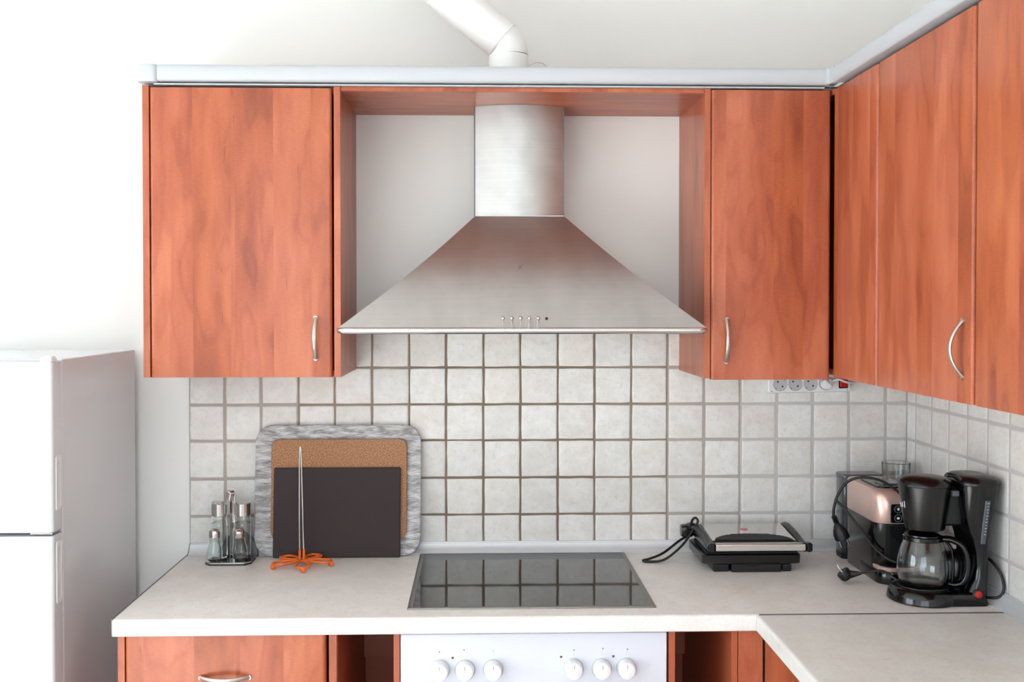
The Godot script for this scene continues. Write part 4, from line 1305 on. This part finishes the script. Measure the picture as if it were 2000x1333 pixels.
# ------------------------------------------------------------------ drip coffee maker
func drip_machine() -> void:
	var t := thing("drip_coffee_maker", "glossy black drip coffee maker with a red switch, in the right corner", "coffee maker")
	var up := Basis(Vector3(1, 0, 0), Vector3(0, 0, -1), Vector3(0, 1, 0))
	var zc := 0.537
	var cx := 1.0640
	# base with hot plate
	obj("base", MB.new().lathe([Vector2(0, 0.9003), Vector2(0.080, 0.9003), Vector2(0.0825, 0.903), Vector2(0.0812, 0.914), Vector2(0.0775, 0.926), Vector2(0.070, 0.9318), Vector2(0.064, 0.9335), Vector2(0, 0.9335)], T(cx, 0, zc), 48, 1.0, 1.04), M.black, t)
	obj("base_bridge", MB.new().rings([[0.135, 0.144, 0.020, 0.9003], [0.135, 0.146, 0.020, 0.903], [0.124, 0.136, 0.018, 0.927], [0.114, 0.122, 0.016, 0.9305]], Transform3D(up, Vector3(1.130, 0, zc)), 6), M.black, t)
	obj("hot_plate", MB.new().lathe([Vector2(0.060, 0.9335), Vector2(0.0595, 0.9355), Vector2(0, 0.9355)], T(cx, 0, zc), 40), M.black_matt, t)
	# tower: waisted water tank
	var lv := []
	for q in [[0.900, 1.1280, 1.1970, 0.140], [0.905, 1.1290, 1.1970, 0.140], [0.93, 1.1480, 1.1975, 0.132], [0.96, 1.1640, 1.1975, 0.124], [0.99, 1.1690, 1.1975, 0.120], [1.02, 1.1670, 1.1985, 0.120], [1.05, 1.1600, 1.2020, 0.123], [1.09, 1.1450, 1.2120, 0.130], [1.13, 1.1365, 1.2220, 0.138], [1.17, 1.1330, 1.2280, 0.145], [1.18, 1.1320, 1.2290, 0.147]]:
		var w: float = q[2] - q[1]
		lv.append([w, q[3], minf(w, q[3]) * 0.40, q[0] + 0.0003, (q[1] + q[2]) / 2 - 1.17, 0.0])
	obj("tank_tower", MB.new().rings(lv, Transform3D(up, Vector3(1.17, 0, zc)), 8), M.black, t)
	var lid := MB.new().rings([[0.098, 0.148, 0.039, 1.1805, 0.0105], [0.100, 0.150, 0.040, 1.1835, 0.0105], [0.092, 0.142, 0.037, 1.1935, 0.0105], [0.070, 0.120, 0.030, 1.2000, 0.0105], [0.035, 0.08, 0.016, 1.2030, 0.0105]], Transform3D(up, Vector3(1.17, 0, zc)), 8)
	var ld := obj("tank_lid", lid, M.black_soft, t)
	obj("lid_tab", MB.new().tube(MB.smooth([Vector3(1.108, 1.2035, zc + 0.03), Vector3(1.122, 1.2025, zc + 0.034), Vector3(1.136, 1.192, zc + 0.036), Vector3(1.150, 1.187, zc + 0.032)], 5), 0.010, 10, false, 0.55, Vector3.BACK), M.black_soft, ld)
	obj("tower_shoulder", MB.new().lathe([Vector2(0, 0.925), Vector2(0.030, 0.925), Vector2(0.033, 0.940), Vector2(0.033, 0.985), Vector2(0.026, 1.005), Vector2(0.012, 1.014), Vector2(0, 1.015)], T(1.150, 0, zc - 0.02), 28), M.black_soft, t)
	obj("tower_link", bx(1.098, 1.150, 1.080, 1.172, zc - 0.05, zc + 0.03, 0.008), M.black_matt, t)
	# filter basket and lid
	obj("filter_basket", MB.new().lathe([Vector2(0, 1.0690), Vector2(0.040, 1.0690), Vector2(0.0455, 1.0715), Vector2(0.049, 1.090), Vector2(0.0615, 1.172), Vector2(0.0615, 1.1745), Vector2(0, 1.1745)], T(1.0680, 0, zc), 48), M.black_soft, t)
	obj("basket_lid", MB.new().lathe([Vector2(0.0615, 1.1745), Vector2(0.0645, 1.1765), Vector2(0.0640, 1.1805), Vector2(0.058, 1.1890), Vector2(0.044, 1.1955), Vector2(0.022, 1.1985), Vector2(0, 1.1990)], T(1.0680, 0, zc), 48), M.black_soft, t)
	obj("basket_catch", bx(1.1130, 1.1290, 1.155, 1.169, zc + 0.040, zc + 0.052, 0.002), M.gauge, t)
	# pale lettering strokes on the basket's left
	var st := MB.new()
	for k in 3:
		var a := PI - 0.35 + 0.13 * k
		var rr := 0.0555
		var p0 := Vector3(1.064 + cos(a) * rr, 1.124, zc + sin(a) * rr)
		var p1 := Vector3(1.064 + cos(a) * (rr + 0.0022), 1.139 - 0.003 * k, zc + sin(a) * (rr + 0.0022))
		st.tube([p0, p1], 0.0010, 6)
	obj("lettering", st, M.white_print, t)
	# water gauge with scale marks, leaning with the tower
	var zg := zc + 0.0665
	var gq := [Vector3(1.1880, 1.148, zc + 0.0705), Vector3(1.1840, 1.095, zc + 0.0655), Vector3(1.1810, 1.045, zc + 0.0615)]
	var gg := obj("water_gauge", MB.new().tube(MB.smooth(gq, 8), 0.0065, 10, false, 0.35, Vector3.RIGHT, []), M.gauge, t)
	for k in 11:
		var f := k / 10.0
		var p := (gq[0] as Vector3).lerp(gq[2], 0.06 + 0.72 * f) + Vector3(0.001, 0, 0.0022)
		var w := 0.0022 if k % 2 == 0 else 0.0013
		obj("scale_mark", MB.new().box(p + Vector3(-w, -0.0005, -0.001), p + Vector3(w, 0.0005, 0.0006), 0), M.white_print, gg)
	# red switch
	var sx := Transform3D(Basis(Vector3.RIGHT, Vector3(0, 0.14, 1).normalized(), Vector3(0, -1, 0.14).normalized()), Vector3(1.1680, 0.9270, zc + 0.0665))
	var sw := obj("switch_bezel", MB.new().lathe([Vector2(0.0135, -0.002), Vector2(0.0135, 0.0015), Vector2(0.0115, 0.0028), Vector2(0.0, 0.0028)], sx, 24), M.black_matt, t)
	tag(obj("switch_button", MB.new().lathe([Vector2(0.0088, 0.0024), Vector2(0.0084, 0.0034), Vector2(0.006, 0.0041), Vector2(0, 0.0044)], sx, 24), M.red, sw), "red round switch button")
	# cords
	var c1 := [Vector3(1.205, 1.006, zc - 0.01), Vector3(1.2150, 0.998, zc + 0.03), Vector3(1.2255, 0.975, zc + 0.055), Vector3(1.2290, 0.950, zc + 0.065), Vector3(1.2255, 0.930, zc + 0.068), Vector3(1.215, 0.9185, zc + 0.062), Vector3(1.200, 0.914, zc + 0.045)]
	obj("power_cord", MB.new().tube(MB.smooth(c1, 8), 0.0034, 8), M.rubber, t)
	var c2 := [Vector3(1.045, 0.9145, 0.462), Vector3(1.018, 0.936, 0.435), Vector3(0.998, 0.941, 0.428), Vector3(0.975, 0.935, 0.415), Vector3(0.958, 0.9280, 0.402)]
	obj("power_cord", MB.new().tube(MB.smooth(c2, 8), 0.0034, 8), M.rubber, t)
	angled_plug(t, Vector3(0.958, 0.9280, 0.402), Vector3(-1.0, -0.16, -0.25).normalized(), Vector3(-0.62, 0.72, -0.1).normalized())
	carafe(cx, zc)

func carafe(cx: float, zc: float) -> void:
	var t := thing("glass_carafe", "empty glass carafe with black handle on the drip coffee maker", "carafe")
	var y := 0.9358
	obj("glass_body", MB.new().lathe([Vector2(0, 0.0005), Vector2(0.048, 0.0005), Vector2(0.053, 0.004), Vector2(0.0575, 0.018), Vector2(0.0600, 0.036), Vector2(0.0597, 0.052), Vector2(0.0570, 0.070), Vector2(0.0520, 0.088), Vector2(0.0462, 0.1025), Vector2(0.0440, 0.110), Vector2(0.0424, 0.110), Vector2(0.0446, 0.1020), Vector2(0.0503, 0.0877), Vector2(0.0553, 0.0697), Vector2(0.0579, 0.0519), Vector2(0.0582, 0.036), Vector2(0.0558, 0.0184), Vector2(0.0515, 0.0050), Vector2(0.047, 0.0025), Vector2(0, 0.0025)], T(cx, y, zc), 48), M.glass, t)
	obj("collar", MB.new().lathe([Vector2(0.0445, 0.1065), Vector2(0.0465, 0.108), Vector2(0.0465, 0.1165), Vector2(0.0435, 0.1185), Vector2(0.0425, 0.1165)], T(cx, y, zc), 40), M.black, t)
	obj("lid", MB.new().lathe([Vector2(0.0435, 0.1165), Vector2(0.043, 0.1215), Vector2(0.034, 0.1265), Vector2(0.018, 0.1295), Vector2(0, 0.1300)], T(cx, y, zc), 40), M.black, t)
	obj("base_band", MB.new().lathe([Vector2(0.0490, 0.0), Vector2(0.0540, 0.0035), Vector2(0.0552, 0.0080), Vector2(0.0545, 0.0082)], T(cx, y, zc), 40), M.black, t)
	var d := Vector3(0.90, 0, 0.44)
	var c := Vector3(cx, y, zc)
	var hp := [c + d * 0.042 + Vector3(0, 0.113, 0), c + d * 0.066 + Vector3(0, 0.112, 0), c + d * 0.088 + Vector3(0, 0.098, 0), c + d * 0.0985 + Vector3(0, 0.070, 0), c + d * 0.0985 + Vector3(0, 0.040, 0), c + d * 0.090 + Vector3(0, 0.016, 0), c + d * 0.074 + Vector3(0, 0.007, 0), c + d * 0.0575 + Vector3(0, 0.0085, 0)]
	obj("handle", MB.new().tube(MB.smooth(hp, 6), 0.0130, 12, false, 0.62, Vector3(-0.44, 0, 0.90)), M.black, t)
	var ip := [c + d * 0.0520 + Vector3(0, 0.1065, 0), c + d * 0.0640 + Vector3(0, 0.088, 0), c + d * 0.0675 + Vector3(0, 0.05, 0), c + d * 0.0655 + Vector3(0, 0.010, 0)]
	obj("handle_spine", MB.new().tube(MB.smooth(ip, 6), 0.0072, 10, false, 0.5, Vector3(-0.44, 0, 0.90)), M.black, t)

# ------------------------------------------------------------------ socket strip
func power_strip() -> void:
	var t := thing("socket_strip", "white four-socket power strip with a red rocker switch under the wall cabinet", "power strip")
	var tl := Basis(Vector3(0, 0, 1), 0.020)
	var xf := Transform3D(tl, Vector3(0.9400, 1.3835, TF + 0.001))
	obj("housing", MB.new().rings([[0.243, 0.056, 0.010, 0.0], [0.243, 0.056, 0.010, 0.024], [0.237, 0.050, 0.008, 0.033], [0.230, 0.043, 0.006, 0.0345]], xf, 6), M.white_plastic, t)
	var face := Basis(tl.x, tl.z, -tl.y)
	for k in 4:
		var c := xf * Vector3(-0.0845 + 0.0438 * k, -0.0015, 0.0346)
		var s := obj("socket", MB.new().lathe([Vector2(0.0205, 0.0), Vector2(0.0205, 0.0012), Vector2(0.0192, 0.0014), Vector2(0.0186, 0.0004), Vector2(0, 0.0002)], Transform3D(face, c), 28), M.strip_grey, t)
		if k < 3:
			for q in [-1.0, 1.0]:
				var pc := c + tl * Vector3(q * 0.0067, -q * 0.0067, 0.0002)
				obj("pin_hole", MB.new().lathe([Vector2(0.0026, 0.0), Vector2(0.0026, 0.0004), Vector2(0, 0.0004)], Transform3D(face, pc), 14), M.dark_hole, s)
			for q in [-1.0, 1.0]:
				var pc := c + tl * Vector3(q * 0.0125, q * 0.0125, 0.0006)
				obj("earth_clip", MB.new().box(pc - Vector3(0.0016, 0.0016, 0.0005), pc + Vector3(0.0016, 0.0016, 0.0006), 0.0003), M.alu_dark, s)
	var sc := xf * Vector3(0.0970, 0.001, 0.0346)
	var sb := obj("switch_frame", MB.new().rings([[0.026, 0.036, 0.002, 0.0], [0.026, 0.036, 0.002, 0.0016]], Transform3D(tl, sc), 3), M.dark_hole, t)
	tag(obj("rocker", MB.new().box(Vector3(-0.0108, -0.0145, 0.0), Vector3(0.0108, 0.0155, 0.006), 0.0025, Transform3D(tl * Basis(Vector3.RIGHT, 0.16), sc + Vector3(0, 0, 0.0012))), M.red, sb), "red rocker switch")
	for q in [-1.0, 1.0]:
		var c := xf * Vector3(q * 0.1085, -0.0205, 0.0338)
		obj("screw", MB.new().lathe([Vector2(0.0026, -0.001), Vector2(0.0026, 0.0006), Vector2(0, 0.0008)], Transform3D(face, c), 12), M.alu_dark, t)
	# plug in the last socket
	var p := thing("mains_plug", "white angled mains plug pushed into the socket strip's last socket", "plug")
	var pc := xf * Vector3(0.0469, -0.0015, 0.0362)
	obj("plug_body", MB.new().lathe([Vector2(0.0170, 0.0), Vector2(0.0170, 0.010), Vector2(0.0155, 0.016), Vector2(0.010, 0.0185), Vector2(0, 0.0190)], Transform3D(face, pc), 24), M.white_plastic, p)
	obj("grip_wing", MB.new().box(Vector3(-0.017, -0.0035, 0.004), Vector3(0.012, 0.0035, 0.026), 0.002, Transform3D(Basis(Vector3(0, 0, 1), -0.75), pc)), M.white_plastic, p)
	obj("cord", MB.new().tube(MB.smooth([pc + Vector3(0.010, 0.004, 0.010), pc + Vector3(0.030, 0.012, 0.016), pc + Vector3(0.055, 0.004, 0.014), pc + Vector3(0.085, 0.003, -0.014), pc + Vector3(0.105, 0.020, -0.026), pc + Vector3(0.115, 0.055, -0.028)], 6), 0.0033, 8), M.white_plastic, p)
